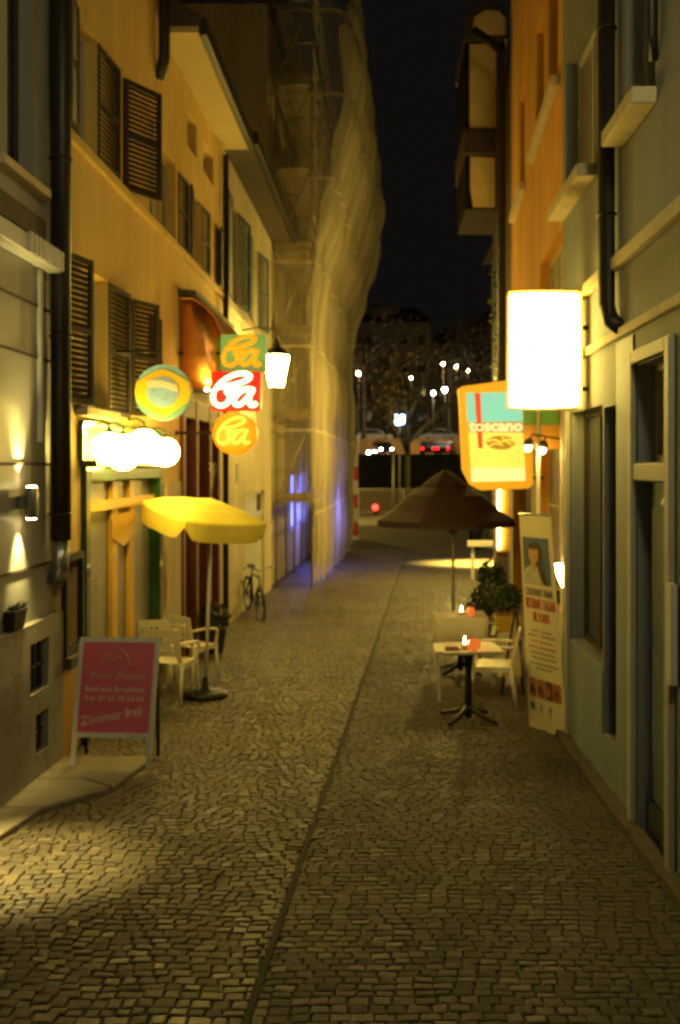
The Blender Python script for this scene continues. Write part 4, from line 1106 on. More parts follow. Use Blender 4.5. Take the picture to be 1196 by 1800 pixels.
bblob("arm", .66, .275, .075, .052, M['hair'], .014, par=pc, tilt=2.0)
def btext(s, v, h, u0, u1, m):
    o = bp((u0+u1)/2, v, .006); rt = bp(u1, v, .006)-bp(u0, v, .006)
    return lettering(s, o, rt, bp(.5, v-.05, 0)-bp(.5, v, 0), h, width=rt.length, m=m, parent=bn)
btext("CLUB DEI RISTORANTI", .372, .105, .10, .90, M['ink_grey'])
btext("RISTORANTI ITALIANI", .432, .150, .10, .94, M['ink_red'])
btext("NEL MONDO", .490, .140, .30, .76, M['ink_red'])
for v, u0, u1, m in ((.530,.20,.80,'ink_grey'),(.551,.12,.90,'ink_grey'),(.578,.20,.80,'ink_ochre'),(.604,.10,.88,'ink_red'),(.630,.16,.84,'ink_grey'),(.652,.2,.86,'ink_grey'),(.680,.12,.92,'ink_grey'),(.700,.3,.74,'ink_grey')):
    mb = MB(); u = u0
    while u < u1:                                     # small illegible print: word-long dashes
        L = rnd.uniform(.05, .13); bpatch(mb, u, min(u+L, u1), v, v+.0075, .005); u += L+.022
    mb.build("small_print", M[m], bn)
for k, m in enumerate(('food_a','food_a','food_b','food_a')):
    mb = MB(); bpatch(mb, .07+k*.225, .07+k*.225+.19, .755, .84, .005); fp = mb.build("food_picture", M[m], bn)
    bblob("dish", .165+k*.225, .805, .07, .022, M['food_b'] if m == 'food_a' else M['food_a'], .009, par=fp)
mb = MB(); bpatch(mb, .08, .19, .868, .900, .005); mb.build("emblem", M['ink_blue'], bn)
mb = MB(); bpatch(mb, .36, .40, .872, .905, .005); bpatch(mb, .60, .66, .872, .882, .005); bpatch(mb, .60, .63, .882, .915, .005); mb.build("emblem", M['ink_grey'], bn)
mb = MB(); bz = gz(9.7)
e0, e1 = blw+Vector((-.03,.03,0)), brw+Vector((.03,0,0))
mb.hexa([(e0.x,e0.y+.10,gz(9.9)),(e1.x,e1.y+.12,gz(9.5)),(e1.x,e1.y-.02,gz(9.5)),(e0.x,e0.y-.05,gz(9.9)),(e0.x,e0.y+.08,blw.z+.01),(e1.x,e1.y+.09,brw.z+.01),(e1.x,e1.y+.012,brw.z+.01),(e0.x,e0.y+.012,blw.z+.01)])
mb.build("base", M['grey_metal'], bn, bevel=.01)
mb = MB(); mb.tube([bp(.5,1,-.04), bp(.5,.0,-.03)], .012, 6); mb.build("pole", M['grey_metal'], bn)
mb = MB(); mb.tube([bp(0,0,-.004), bp(1,0,-.004)], .012, 6); mb.build("top_rail", M['grey_metal'], bn)

# ------------------------------------------------------------------ chairs
def make_chair(label, group):
    """White moulded stacking chair, front towards local -y, seat 0.45 m."""
    t = thing("white_chair", label, "chair", (0,0,0), 0, group)
    mb = MB(); n = 7
    grid = []
    for j in range(n+1):
        row = []
        for i in range(n+1):
            x = (-.215+.43*i/n)*(1-.08*j/n); y = -.22+.42*j/n
            z = .455 - .022*math.sin(math.pi*i/n)*math.sin(math.pi*j/n) - (.03 if j == 0 else 0)
            row.append((x,y,z))
        grid.append(row)
    rings = grid
    for j in range(n):
        for i in range(n): mb.quad(grid[j][i], grid[j][i+1], grid[j+1][i+1], grid[j+1][i])
    mb.box(-.215,.215,-.235,-.215,.395,.445); mb.box(-.23,-.212,-.22,.20,.40,.455); mb.box(.212,.23,-.22,.20,.40,.455)
    mb.build("seat", M['white_plastic'], t, local=True)
    # backrest: a frame with a pierced panel
    mb = MB()
    def q(x, z, d=0): return (x, .20+(z-.45)*.22+d, z)
    def slab(x0, x1, z0, z1, th=.018):
        mb.hexa([q(x0,z0,0), q(x1,z0,0), q(x1,z0,th), q(x0,z0,th), q(x0,z1,0), q(x1,z1,0), q(x1,z1,th), q(x0,z1,th)])
    slab(-.215,-.165,.47,.83); slab(.165,.215,.47,.83); slab(-.164,.164,.75,.84); slab(-.164,.164,.55,.585)
    for k in range(6):
        x = -.15+k*.06
        slab(x-.012, x+.012, .586, .749)
    for z in (.64, .70): slab(-.164,.164,z-.012,z+.012,.0165)
    mb.build("backrest", M['white_plastic'], t, local=True)
    for sx in (-1, 1):
        for yy, top, fy in ((-.20,.44,-.235), (.19,.46,.27)):
            l = MB(); l.tube([(sx*.205,yy,top), (sx*.225,fy,0)], [.022,.016], 8); l.build("leg", M['white_plastic'], t, local=True)
        a = MB(); a.tube(smooth_path([(sx*.215,-.19,.45), (sx*.245,-.18,.62), (sx*.245,-.02,.66), (sx*.215,.235,.66)], 4), .018, 8); a.build("armrest", M['white_plastic'], t, local=True)
    return t
def put(t, px, Y, rz, label=None):
    t.location = ((px-VX)*Y/F, Y, gz(Y)+.022); t.rotation_euler = (0,0,R(rz))
    if label: t["label"] = label
CG = "white plastic chairs set out in the lane"
c1_ = make_chair("white pierced back plastic chair partly hidden by the magenta board", CG)
put(c1_, 302, 11.1, 168)
for px, Y, rz, lb in ((338, 12.3, 150, "white plastic chair behind the first, beside the yellow parasol pole"),
                      (272, 11.95, 186, "white plastic chair mostly hidden between the magenta board and the glazed door"),
                      (866, 10.9, 262, "white plastic chair drawn up right of the dark pedestal table"),
                      (884, 12.9, 200, "white plastic chair pushed in among the flower troughs")):
    t = copy_tree(c1_); put(t, px, Y, rz, lb)
# ------------------------------------------------------------------ A-board
ab = thing("sandwich_board", "white framed magenta sandwich board advertising free rooms, standing on the slab", "sandwich board", (0,0,0))
p0, p1, t0, t1 = P(122,1357,8.25), P(264,1358,8.2), P(141,1120,8.48), P(281,1122,8.42)
zb = gz(8.2)+.057
p0.z = zb; p1.z = zb
ab.location = (p0+p1)/2
def ap(u, v, off=0.0):
    p = (t0*(1-u)+t1*u)*(1-v)+(p0*(1-u)+p1*u)*v
    nrm = (t1-t0).cross(p0-t0).normalized()
    if nrm.y > 0: nrm = -nrm
    return p+nrm*off
def apatch(mb, u0, u1, v0, v1, off, th=.003):
    mb.hexa([ap(u0,v1,off-th), ap(u1,v1,off-th), ap(u1,v1,off), ap(u0,v1,off), ap(u0,v0,off-th), ap(u1,v0,off-th), ap(u1,v0,off), ap(u0,v0,off)])
mb = MB(); e = .045
apatch(mb, 0, e*1.15, 0, .775, 0, .025); apatch(mb, 1-e*1.15, 1, 0, .775, 0, .025); apatch(mb, e*1.15, 1-e*1.15, 0, .035, 0, .025); apatch(mb, e*1.15, 1-e*1.15, .738, .775, 0, .025)
mb.build("frame", M['alu'], ab)
for u in (.0, 1-.062):
    mb = MB(); apatch(mb, u+.004, u+.058, .776, 1.0, -.002, .022); mb.build("leg", M['alu'], ab)
for u in (.01, .94):
    mb = MB(); a_ = ap(u+.02, .01, -.03); b_ = a_+Vector((-.05,.24,0)); b_.z = gz(8.6)+.04
    mb.tube([a_, b_], .016, 8); mb.build("rear_leg", M['black'], ab)
mb = MB(); apatch(mb, .052, .948, .036, .737, -.006, .004)
po = mb.build("poster", M['magenta'], ab)
rt = (ap(1,.5)-ap(0,.5)); ur = ap(.5,.2)-ap(.5,.6)
def atext(s, u, v, h, wfrac, m, shear=0.0, rot=0.0, bold=0.0):
    r_ = rt.normalized(); u_ = ur.normalized()
    if rot: r_, u_ = r_*math.cos(rot)+u_*math.sin(rot), u_*math.cos(rot)-r_*math.sin(rot)
    lettering(s, ap(u, v, .001), r_, u_, h, width=rt.length*wfrac, shear=shear, m=m, parent=po, bold=bold)
atext("Swiss Beauty", .49, .325, .088, .72, M['poster_line'], shear=.45, bold=.001)
atext("Bed and Breakfast", .49, .425, .064, .74, M['poster_ink'], bold=.0015)
atext("Tel. 07 66 95 24 54", .49, .495, .062, .74, M['poster_ink'], bold=.0015)
atext("Zimmer frei", .48, .640, .105, .76, M['poster_ink'], rot=.185, bold=.003)
mb = MB()
for st in ([(.34,.10),(.42,.07),(.55,.09),(.62,.15),(.66,.20),(.72,.21)], [(.34,.13),(.40,.17),(.52,.20),(.60,.26)], [(.35,.15),(.42,.21),(.55,.23),(.62,.28)], [(.36,.12),(.48,.15),(.58,.18),(.64,.25)], [(.50,.08),(.58,.12),(.64,.19),(.68,.22)], [(.66,.09),(.72,.12),(.74,.17),(.73,.21),(.76,.20)], [(.29,.16),(.30,.20),(.34,.24)]):
    mb.tube(smooth_path([ap(u, v, .001) for u, v in st], 5), .0045, 5)
mb.build("emblem", M['poster_line'], po)

# ------------------------------------------------------------------ yellow parasol
yp = thing("yellow_parasol", "tilted yellow parasol with scalloped valance on the left", "parasol", (-2.05, 11.35, gz(11.3)))
base = Vector((-2.05, 11.35, gz(11.3)))
apex = P(372,874,11.3)
mb = MB(); mb.tube([base+Vector((0,0,.05)), apex+Vector((0,0,-.02))], .019, 10); mb.build("pole", M['white_metal'], yp)
mb = MB(); mb.lathe(base+Vector((.0,0,.025)), [(.25,0),(.25,.035),(.20,.06),(.05,.08),(.035,.22)], 20); mb.build("base", M['black'], yp)
ax = Vector((.17,-.10,1)).normalized()
eu = Vector((1,0,0)); eu = (eu-ax*eu.dot(ax)).normalized(); ew = ax.cross(eu)
cc = P(358,905,11.3)
mb = MB(); NS = 4; Rr = .74; rings = []
def cpt(a, r, hh): return cc + eu*(r*math.cos(a)) + ew*(r*math.sin(a)) + ax*hh
tot = NS*12
PH = -1.66
def sag(j): ph = (j % 12)/12; return math.sin(math.pi*ph)
for r, h in ((.02,.175),(.25,.165),(.5,.115),(.72,.04),(.735,.02)):
    rings.append([cpt(2*math.pi*j/tot+PH, r*(1-.24*sag(j)), h-.03*sag(j)*r) for j in range(tot)])
for h, q in ((-.06,1.0),(-.13,1.0),(-.20,.995)):
    rings.append([cpt(2*math.pi*j/tot+PH, .735*(1-.24*sag(j))*q, (.02+h*(.30+.70*min(1, sag(j)*3.5)))-.02*sag(j)) for j in range(tot)])
mb.ring_loft(rings, True, False, smooth=False)
cp_ = mb.build("canopy", M['canvas_yellow'], yp)
sm = cp_.modifiers.new("cloth", 'SOLIDIFY'); sm.thickness = .004
for k in range(NS):
    a = 2*math.pi*k/NS+PH
    r = MB(); r.tube([cpt(a,.03,.16), cpt(a,.5,.10), cpt(a,.72,.03)], .007, 6); r.build("rib", M['white_metal'], yp)
q = P(376,828,11.32)
mb = MB(); mb.tube([apex, Vector((q.x,q.y,q.z-.02))], .012, 8); mb.lathe(Vector((q.x,q.y,q.z-.07)), [(.012,0),(.03,.03),(.05,.09),(.028,.12),(.055,.17),(.02,.16)], 12); mb.build("finial", M['dark_wood'], yp)

# ------------------------------------------------------------------ brown parasol
YU = 15.0
ub = Vector((P(797,900,YU).x, YU, gz(YU)))
bpz = thing("brown_parasol", "large dark brown parasol with vented top over the right hand tables", "parasol", ub)
mb = MB(); mb.tube([ub, Vector((ub.x,YU,P(0,838,YU).z))], .022, 10); mb.build("pole", M['frame_pale'], bpz)
mb = MB(); NS = 8; tot = NS*6
cx = P(783,0,YU).x
zr, za = P(0,915,YU).z, P(0,846,YU).z
def ring(r, z, wob=.0): return [Vector((cx+r*math.cos(2*math.pi*j/tot+.39)*(1-.05*math.sin(math.pi*(j%6)/6)), YU+r*math.sin(2*math.pi*j/tot+.39)*(1-.05*math.sin(math.pi*(j%6)/6)), z-wob*math.sin(math.pi*(j%6)/6)*.04)) for j in range(tot)]
mb.ring_loft([ring(.28,za-.03), ring(.60,za-.21), ring(.85,zr+.16), ring(1.08,zr+.02), ring(1.085,zr-.07)], True, False, smooth=False)
cn_ = mb.build("canopy", M['canvas_brown'], bpz); cn_.modifiers.new("cloth", 'SOLIDIFY').thickness = .005
mb = MB(); mb.ring_loft([ring(.03,P(0,826,YU).z), ring(.20,P(0,838,YU).z), ring(.36,P(0,851,YU).z-.01)], True, False, smooth=False); v_ = mb.build("vent", M['canvas_brown'], bpz); v_.modifiers.new("cloth", 'SOLIDIFY').thickness = .005
for k in range(NS):
    a = 2*math.pi*k/NS+.39
    r = MB(); r.tube([(cx+.05*math.cos(a),YU+.05*math.sin(a),za+.0), (cx+1.04*math.cos(a),YU+1.04*math.sin(a),zr+.01)], .009, 6)
    r.tube([(ub.x,YU,zr-.22), (cx+.55*math.cos(a),YU+.55*math.sin(a),zr+.20)], .009, 6); r.build("rib", M['frame_pale'], bpz)
mb = MB(); mb.lathe(ub, [(.28,.03),(.28,.08),(.05,.12),(.04,.3)], 18); mb.build("base", M['black'], bpz)

# ------------------------------------------------------------------ tables, candles
def pedestal_table(label, px, Y, w, d, rz, cloth):
    x = (px-VX)*Y/F; z = gz(Y)+.02
    t = thing("cafe_table", label, "table", (x,Y,z), R(rz), "cafe tables on the right")
    mb = MB(); mb.box(-w/2,w/2,-d/2,d/2,.715,.745); mb.build("tabletop", M['wood_pale'], t, local=True, bevel=.008)
    mb = MB(); mb.lathe((0,0,0.03), [(.035,0),(.04,.3),(.03,.45),(.045,.60),(.09,.685)], 12); mb.build("pedestal", M['black'], t, local=True)
    mb = MB()
    for k in range(4):
        a = R(45+90*k); mb.tube([(.02*math.cos(a),.02*math.sin(a),.13), (.18*math.cos(a),.18*math.sin(a),.06), (.34*math.cos(a),.34*math.sin(a),.018)], [.035,.025,.02], 8)
    mb.build("foot", M['black'], t, local=True)
    return t, x, z
t1_, tx, tz = pedestal_table("pale topped cafe table with black pedestal, nearest on the right", 824, 10.15, .62, .58, 6, False)
# white runner hanging over its left edge
rn = thing("table_runner", "narrow white cloth strip hanging from the left table corner", "tablecloth", (tx-.31, 10.0, tz))
mb = MB(); mb.hexa([(tx-.325,9.86,tz+.25),(tx-.300,9.86,tz+.25),(tx-.300,9.875,tz+.25),(tx-.325,9.875,tz+.25),(tx-.352,9.86,tz+.70),(tx-.318,9.86,tz+.70),(tx-.318,9.885,tz+.70),(tx-.352,9.885,tz+.70)])
mb.hexa([(tx-.355,9.85,tz+.70),(tx-.315,9.85,tz+.70),(tx-.315,10.3,tz+.70),(tx-.355,10.3,tz+.70),(tx-.355,9.85,tz+.752),(tx-.255,9.85,tz+.752),(tx-.255,10.3,tz+.752),(tx-.355,10.3,tz+.752)])
mb.build("fold", M['cloth'], rn)
t2_, t2x, t2z = pedestal_table("farther cafe table under a white cloth, behind the pedestal table", 810, 12.9, .62, .6, 0, True)
tcl = thing("tablecloth", "white tablecloth hanging to mid height on the farther cafe table", "tablecloth", (t2x,12.9,t2z+.75))
mb = MB(); nn = 40
def sqr(k, z, s, wv): 
    o = []
    for j in range(nn):
        a = 2*math.pi*j/nn; c_, s_ = math.cos(a), math.sin(a); m_ = max(abs(c_), abs(s_)); w_ = wv*math.sin(j*1.9)
        o.append(Vector((t2x+c_/m_*(.33*s+w_), 12.9+s_/m_*(.31*s+w_), t2z+z)))
    return o
mb.ring_loft([sqr(0,.750,.02,0), sqr(0,.752,.98,0), sqr(0,.742,1.01,.0), sqr(0,.60,1.02,.008), sqr(0,.30,1.05,.018)], True, False)
mb.build("cloth", M['cloth'], tcl).modifiers.new("cloth", 'SOLIDIFY').thickness = .003
def candle(x, y, z, label, px=None):
    t = thing("candle", label, "candle", (x,y,z), 0, "candles on the right hand tables")
    mb = MB(); mb.lathe((x,y,z), [(.028,0),(.034,.005),(.036,.055),(.033,.056)], 12); mb.build("holder", M['fl_band'], t)
    mb = MB(); mb.lathe((x,y,z+.055), [(.004,0),(.012,.018),(.009,.04),(.002,.075)], 8); mb.build("flame", M['flame'], t)
candle(tx-.05, 10.02, tz+.747, "lit candle on the near pedestal table")
candle(t2x+.0, 12.75, t2z+.755, "lit candle on the white cloth of the farther table")
q = P(874,1060,13.4); 
def tealight(x, y, z, label, r=.065):
    t = thing("tea_light_bowl", label, "bowl", (x,y,z), 0, "red glass bowls on the tables")
    mb = MB(); mb.lathe((x,y,z), [(r*.5,0),(r*.9,.02),(r,.06),(r*.8,.105)], 14, caps=False); mb.build("bowl", M['red_glass'], t)
    mb = MB(); mb.lathe((x,y,z+.004), [(r*.45,0),(r*.45,.03)], 12); mb.build("wax", M['fl_band'], t)
tealight(tx+.04, 9.97, tz+.747, "round orange red glass bowl on the near pedestal table")
tealight(t2x+.12, 12.76, t2z+.755, "orange red glass bowl on the farther table cloth", .055)
pl_ = thing("menu_card", "brownish folded menu card lying on the near pedestal table", "menu", (tx-.17,10.0,tz+.747))
mb = MB(); mb.hexa([(tx-.25,9.93,tz+.747),(tx-.10,9.93,tz+.747),(tx-.10,10.06,tz+.747),(tx-.25,10.06,tz+.747),(tx-.24,9.96,tz+.775),(tx-.12,9.96,tz+.775),(tx-.12,10.03,tz+.775),(tx-.24,10.03,tz+.775)]); mb.build("card", M['food_b'], pl_)

# ------------------------------------------------------------------ planters and plants
def pot_plant(label, px, py, Y, r, pot_h, n, squash=1.0, stem=0.0):
    q = P(px,py,Y)
    t = thing("potted_plant", label, "potted plant", (q.x,Y,q.z-r*squash-pot_h-stem), 0, "potted plants by the flower troughs")
    z0 = q.z-r*squash*.8-pot_h-stem
    mb = MB(); mb.lathe((q.x,Y,z0), [(r*.45,0),(r*.62,pot_h*.9),(r*.68,pot_h*.92),(r*.66,pot_h)], 14); mb.build("pot", M['terracotta'], t)
    mb = MB(); mb.tube([(q.x,Y,z0+pot_h*.9), (q.x,Y,q.z)], .012, 6); mb.build("stem", M['bark'], t)
    mb = MB(); leaf_ball(mb, q, r, n, .07, squash)
    for k in range(5): leaf_ball(mb, q+Vector((rnd.uniform(-r,r)*.7, rnd.uniform(-r,r)*.7, rnd.uniform(-.3,.9)*r)), r*.45, n//9, .06)
    mb.build("foliage", M['leaf'], t)
    return t, z0
def trough(label, px0, px1, py, Y, h, m):
    a, b = P(px0,py,Y), P(px1,py,Y)
    t = thing("flower_trough", label, "planter", ((a.x+b.x)/2, Y, gz(Y)), 0, "flower troughs in front of the orange house")
    mb = MB(); mb.hexa([(a.x+.04,Y-.13,a.z-h),(b.x-.04,Y-.13,a.z-h),(b.x-.04,Y+.13,a.z-h),(a.x+.04,Y+.13,a.z-h),(a.x,Y-.17,a.z),(b.x,Y-.17,a.z),(b.x,Y+.17,a.z),(a.x,Y+.17,a.z)])
    mb.build("box", m, t, bevel=.01)
    mb = MB(); mb.box(a.x+.02,b.x-.02,Y-.15,Y+.15,a.z-.02,a.z+.012); mb.build("soil", M['bark'], t)
    zt = a.z-h
    mb = MB()
    for x in (a.x+.08, b.x-.08):
        for yy in (Y-.1, Y+.1): mb.tube([(x,yy,gz(Y)), (x,yy,zt)], .02, 6)
    mb.box(a.x+.03,b.x-.03,Y-.15,Y-.14,gz(Y)+.08,zt-.002)
    mb.build("stand", M['cloth'], t)
    return t
trough("yellow flower trough on a white stand, left of the banner", 869, 916, 1080, 12.4, .20, M['planter'])
trough("second trough with orange rim behind the banner", 968, 1000, 1085, 10.9, .16, M['wall_board_orange'])
pot_plant("round leafy bush in a pot above the far table", 849, 1066, 13.6, .23, .22, 420)
pot_plant("taller leafy plant standing behind the round bush", 864, 1018, 14.2, .22, .30, 380, 1.15)
pot_plant("bushy plant growing over the yellow trough beside the banner", 892, 1056, 12.4, .19, .12, 380, .9)
pot_plant("small green plant seen right of the banner under the sconce", 988, 1058, 10.9, .10, .10, 200, 1.2)
pot_plant("low dark plant right of the banner foot of the window", 990, 1108, 10.5, .09, .14, 200, 1.2)
q = P(872,1052,13.2); candle(q.x, 13.2, q.z-.07, "tiny candle glinting between the leafy plants")
sd_ = thing("folding_easel", "dark folded easel leaning between the flower trough and the banner", "easel", (P(895,0,11.6).x, 11.6, gz(11.6)))
ex = P(897,0,11.6).x; ez = gz(11.6)+.02
mb = MB(); mb.tube([(ex-.12,11.45,ez), (ex+.06,11.65,ez+.95)], .02, 6); mb.tube([(ex+.14,11.5,ez), (ex+.08,11.65,ez+.95)], .02, 6); mb.build("leg", M['dark_wood'], sd_)
mb = MB(); mb.hexa([(ex-.09,11.47,ez+.20),(ex+.12,11.50,ez+.20),(ex+.12,11.52,ez+.20),(ex-.09,11.49,ez+.20),(ex+.02,11.62,ez+.85),(ex+.10,11.64,ez+.85),(ex+.10,11.66,ez+.85),(ex+.02,11.64,ez+.85)]); mb.build("board", M['wood_pale'], sd_)

# ------------------------------------------------------------------ bicycle
def bicycle():
    t = thing("bicycle", "dark bicycle leaning by the cream house gate", "bicycle", (-2.52, 19.0, gz(18.9)))
    t.rotation_euler = (0, R(7), R(-69))
    Rw = .335
    for x in (-.53, .53):
        mb = MB(); mb.torus((x,0,Rw), Rw-.02, .021, (1,0,0), (0,0,1), 36, 8); wh = mb.build("wheel", M['tyre'], t, local=True)
        mb = MB(); mb.torus((x,0,Rw), Rw-.05, .010, (1,0,0), (0,0,1), 36, 6)
        for k in range(18):
            a = 2*math.pi*k/18; mb.tube([(x,.012*(-1)**k,Rw), (x+math.cos(a)*(Rw-.05),0,Rw+math.sin(a)*(Rw-.05))], .0025, 4)
        mb.lathe((x,0,Rw),[(.02,-.02),(.02,.02)],8)
        mb.build("rim", M['grey_metal'], wh, local=True)
    mb = MB()
    bb = (-.09,0,.29); st = (-.22,0,.80); hd = (.36,0,.83); hb = (.39,0,.72)
    for a, b in ((bb,st), (bb,hb), (st,hd), ((-.53,.05,Rw),bb), ((-.53,-.05,Rw),bb), ((-.53,.05,Rw),st), ((-.53,-.05,Rw),st)): mb.tube([a,b], .015, 8)
    mb.build("frame", M['pipe'], t, local=True)
    mb = MB(); mb.tube([hd,hb,(.45,.05,.60),(.53,.05,Rw)], .013, 8); mb.tube([hb,(.45,-.05,.60),(.53,-.05,Rw)], .013, 8); mb.build("fork", M['pipe'], t, local=True)
    mb = MB(); mb.tube([hd,(.34,0,.98)], .013, 8); mb.tube(smooth_path([(.24,-.30,1.00),(.33,-.18,1.03),(.36,0,.98),(.33,.18,1.03),(.24,.30,1.00)],5), .012, 8); mb.build("handlebar", M['grey_metal'], t, local=True)
    mb = MB(); mb.tube([st,(-.24,0,.90)], .013, 8); mb.ring_loft([[( -.36,y,z) for y, z in ((-.07,.91),(.07,.91),(.07,.95),(-.07,.95))],[(-.22,y,z) for y, z in ((-.06,.91),(.06,.91),(.06,.945),(-.06,.945))],[(-.08,y,z) for y, z in ((-.02,.91),(.02,.91),(.02,.935),(-.02,.935))]]); mb.build("saddle", M['black'], t, local=True)
    mb = MB(); mb.torus((bb[0],.03,bb[2]), .09, .008, (1,0,0), (0,0,1), 20, 6); mb.tube([(bb[0],.05,bb[2]),(bb[0]+.10,.05,bb[2]-.14),(bb[0]+.10,.14,bb[2]-.14)], .010, 6); mb.tube([(bb[0],-.05,bb[2]),(bb[0]-.10,-.05,bb[2]+.14),(bb[0]-.10,-.14,bb[2]+.14)], .010, 6); mb.build("crank", M['grey_metal'], t, local=True)
    mb = MB(); mb.lathe((.42,0,.90), [(.03,-.03),(.04,0),(.03,.03)], 10); mb.build("headlight", M['white_metal'], t, local=True)
bicycle()
# dark boot-scraper like planter by the red shop front
pb = thing("dark_planter", "small dark bush in a pot at the foot of the red shop front", "planter", (-2.52, 14.6, gz(14.6)))
mb = MB(); mb.lathe((-2.52,14.6,gz(14.6)+.02), [(.14,0),(.19,.32),(.20,.36),(.17,.36)], 14); mb.build("pot", M['dark_wood'], pb)
mb = MB(); leaf_ball(mb, (-2.52,14.6,gz(14.6)+.52), .22, 300, .08); mb.build("foliage", M['leaf'], pb)

# ------------------------------------------------------------------ end of the lane: barrier, bins, railing
br = thing("plank_barrier", "pale plank barrier crossing the lane below the brown parasol", "barrier", (3.0, 28, gz(28)))
q0, q1 = P(822,956,27.5), P(906,950,27.5)
mb = MB(); mb.box(q0.x, q1.x, 27.48, 27.53, q0.z-.08, q0.z+.09); mb.build("plank", M['white_metal'], br, bevel=.01)
for x in (q0.x+.15, q1.x-.1):
    mb = MB(); mb.box(x-.04,x+.04,27.54,27.60,gz(27.5),q0.z+.06); mb.build("leg", M['white_metal'], br)
bi = thing("litter_bin", "dark litter bin seen beneath the edge of the brown parasol", "bin", (P(836,0,40).x, 40, gz(40)))
x = P(836,0,40).x
mb = MB(); mb.lathe((x,40,gz(40)), [(.24,0),(.28,.75),(.30,.80),(.30,.86),(.12,.95)], 14); mb.build("body", M['black'], bi)
mb = MB(); mb.lathe((x,40,gz(40)+.80), [(.305,0),(.315,.02),(.305,.04)], 14); mb.build("rim", M['pipe'], bi)
bs = thing("shrub", "small dark shrub beside the litter bin", "shrub", (P(856,0,40).x, 40.2, gz(40)))
mb = MB(); mb.tube([(P(856,0,40).x,40.2,gz(40)),(P(856,0,40).x,40.2,gz(40)+.4)], .03, 6); mb.build("stem", M['bark'], bs)
mb = MB(); leaf_ball(mb, (P(856,0,40).x,40.2,gz(40)+.55), .36, 220, .12); mb.build("foliage", M['leaf'], bs)

rl = thing("quay_railing", "dark iron railing along the quay at the end of the lane", "railing", (0, 56, gz(56)))
mb = MB(); zt_, zb_ = -1.25, -2.60
mb.box(-9, 11, 55.97, 56.03, zt_-.05, zt_); mb.box(-9, 11, 55.98, 56.02, zb_, zb_+.05)
mb.build("rail", M['steel'], rl)
mb = MB(); x = -9
while x < 11: mb.box(x-.018,x+.018,55.985,56.015,zb_+.051,zt_-.051); x += .16
mb.build("bar", M['steel'], rl)
mb = MB()
for k in range(9): mb.box(-9+k*2.5-.04,-9+k*2.5+.04,55.92,55.965,gz(56),zt_+.02)
mb.build("post", M['steel'], rl)
rm = thing("marker_lamp", "small red marker lamp on the railing left of the parasol", "marker lamp", P(660,892,55.8))
q = P(660,892,55.8); mb = MB(); mb.sphere(q, .16); mb.build("lens", M['red_lit'], rm); mb = MB(); mb.box(q.x-.10,q.x+.10,55.80,55.90,q.z-.42,q.z-.16); mb.build("housing", M['black'], rm)

# ------------------------------------------------------------------ trees
def tree(label, x, y, zg, h, crown_r, seed, nleaf, lean=.0, squash=.8, leaf=.38):
    rg = random.Random(seed)
    t = thing("tree", label, "tree", (x,y,zg), 0, "bare looking trees along the river")
    mb = MB(); top = Vector((x+lean,y,zg+h*.62)); ends = []
    mb.tube([(x,y,zg), (x+lean*.3,y,zg+h*.3), top], [.20,.15,.09], 8)
    for k in range(11):
        a = rg.uniform(0,2*math.pi); s = Vector((x+lean*.6,y,zg+h*rg.uniform(.34,.6)))
        e = s+Vector((math.cos(a)*crown_r*rg.uniform(.5,.95), math.sin(a)*crown_r*.8, h*rg.uniform(.12,.38)))
        m_ = (s+e)/2+Vector((0,0,.25*h*.1)); mb.tube([s,m_,e], [.07,.045,.015], 6); ends.append(e); ends.append(m_)
        for _ in range(2):
            e2 = e+Vector((rg.uniform(-1,1),rg.uniform(-1,1),rg.uniform(-.2,1)))*crown_r*.35; mb.tube([m_,e2], [.03,.008], 5); ends.append(e2)
    mb.build("trunk", M['bark'], t)
    mb = MB()
    for e in ends: leaf_ball(mb, e, crown_r*rg.uniform(.22,.40), nleaf//len(ends), leaf, squash, rg, .0)
    mb.build("crown", M['leaf_tree'], t)
tree("tree with pale trunk on the near quay left of the parasol", P(716,0,60).x, 57.2, gz(57), 9.0, 3.0, 3, 700, leaf=.26)
for i, (px, Y, h, r, lb) in enumerate(((640,108,14,5.5,"river bank tree left of the blue lit sign, behind the scaffold net"),
                                        (790,110,15,6.0,"river bank tree behind the two white street lamps"),
                                        (870,112,14,5.5,"river bank tree half hidden behind the toscano sign"))):
    tree(lb, P(px,0,Y).x, Y, 2.6, h, r, 20+i, 1500, leaf=.5)

# ------------------------------------------------------------------ far bank
qw = thing("quay_wall", "dark stone quay wall across the river under the parked cars", "wall", (0, 98, -6))
mb = MB(); mb.box(-300,300,97.6,98.45,-7,1.0); mb.build("stonework", M['quay_wall'], qw)
mb = MB(); mb.box(-300,300,97.5,98.47,1.002,1.22); mb.build("coping", M['quay_wall'], qw)

ew = thing("embankment_wall", "ochre low wall across the river below the parked cars", "wall", (0, 106.7, 1.05))
mb = MB(); mb.box(-300,300,106.5,106.88,1.0,2.85); mb.build("stonework", M['ochre'], ew)
mb = MB(); mb.box(-300,300,106.42,106.92,2.852,3.0); mb.build("coping", M['ochre'], ew)

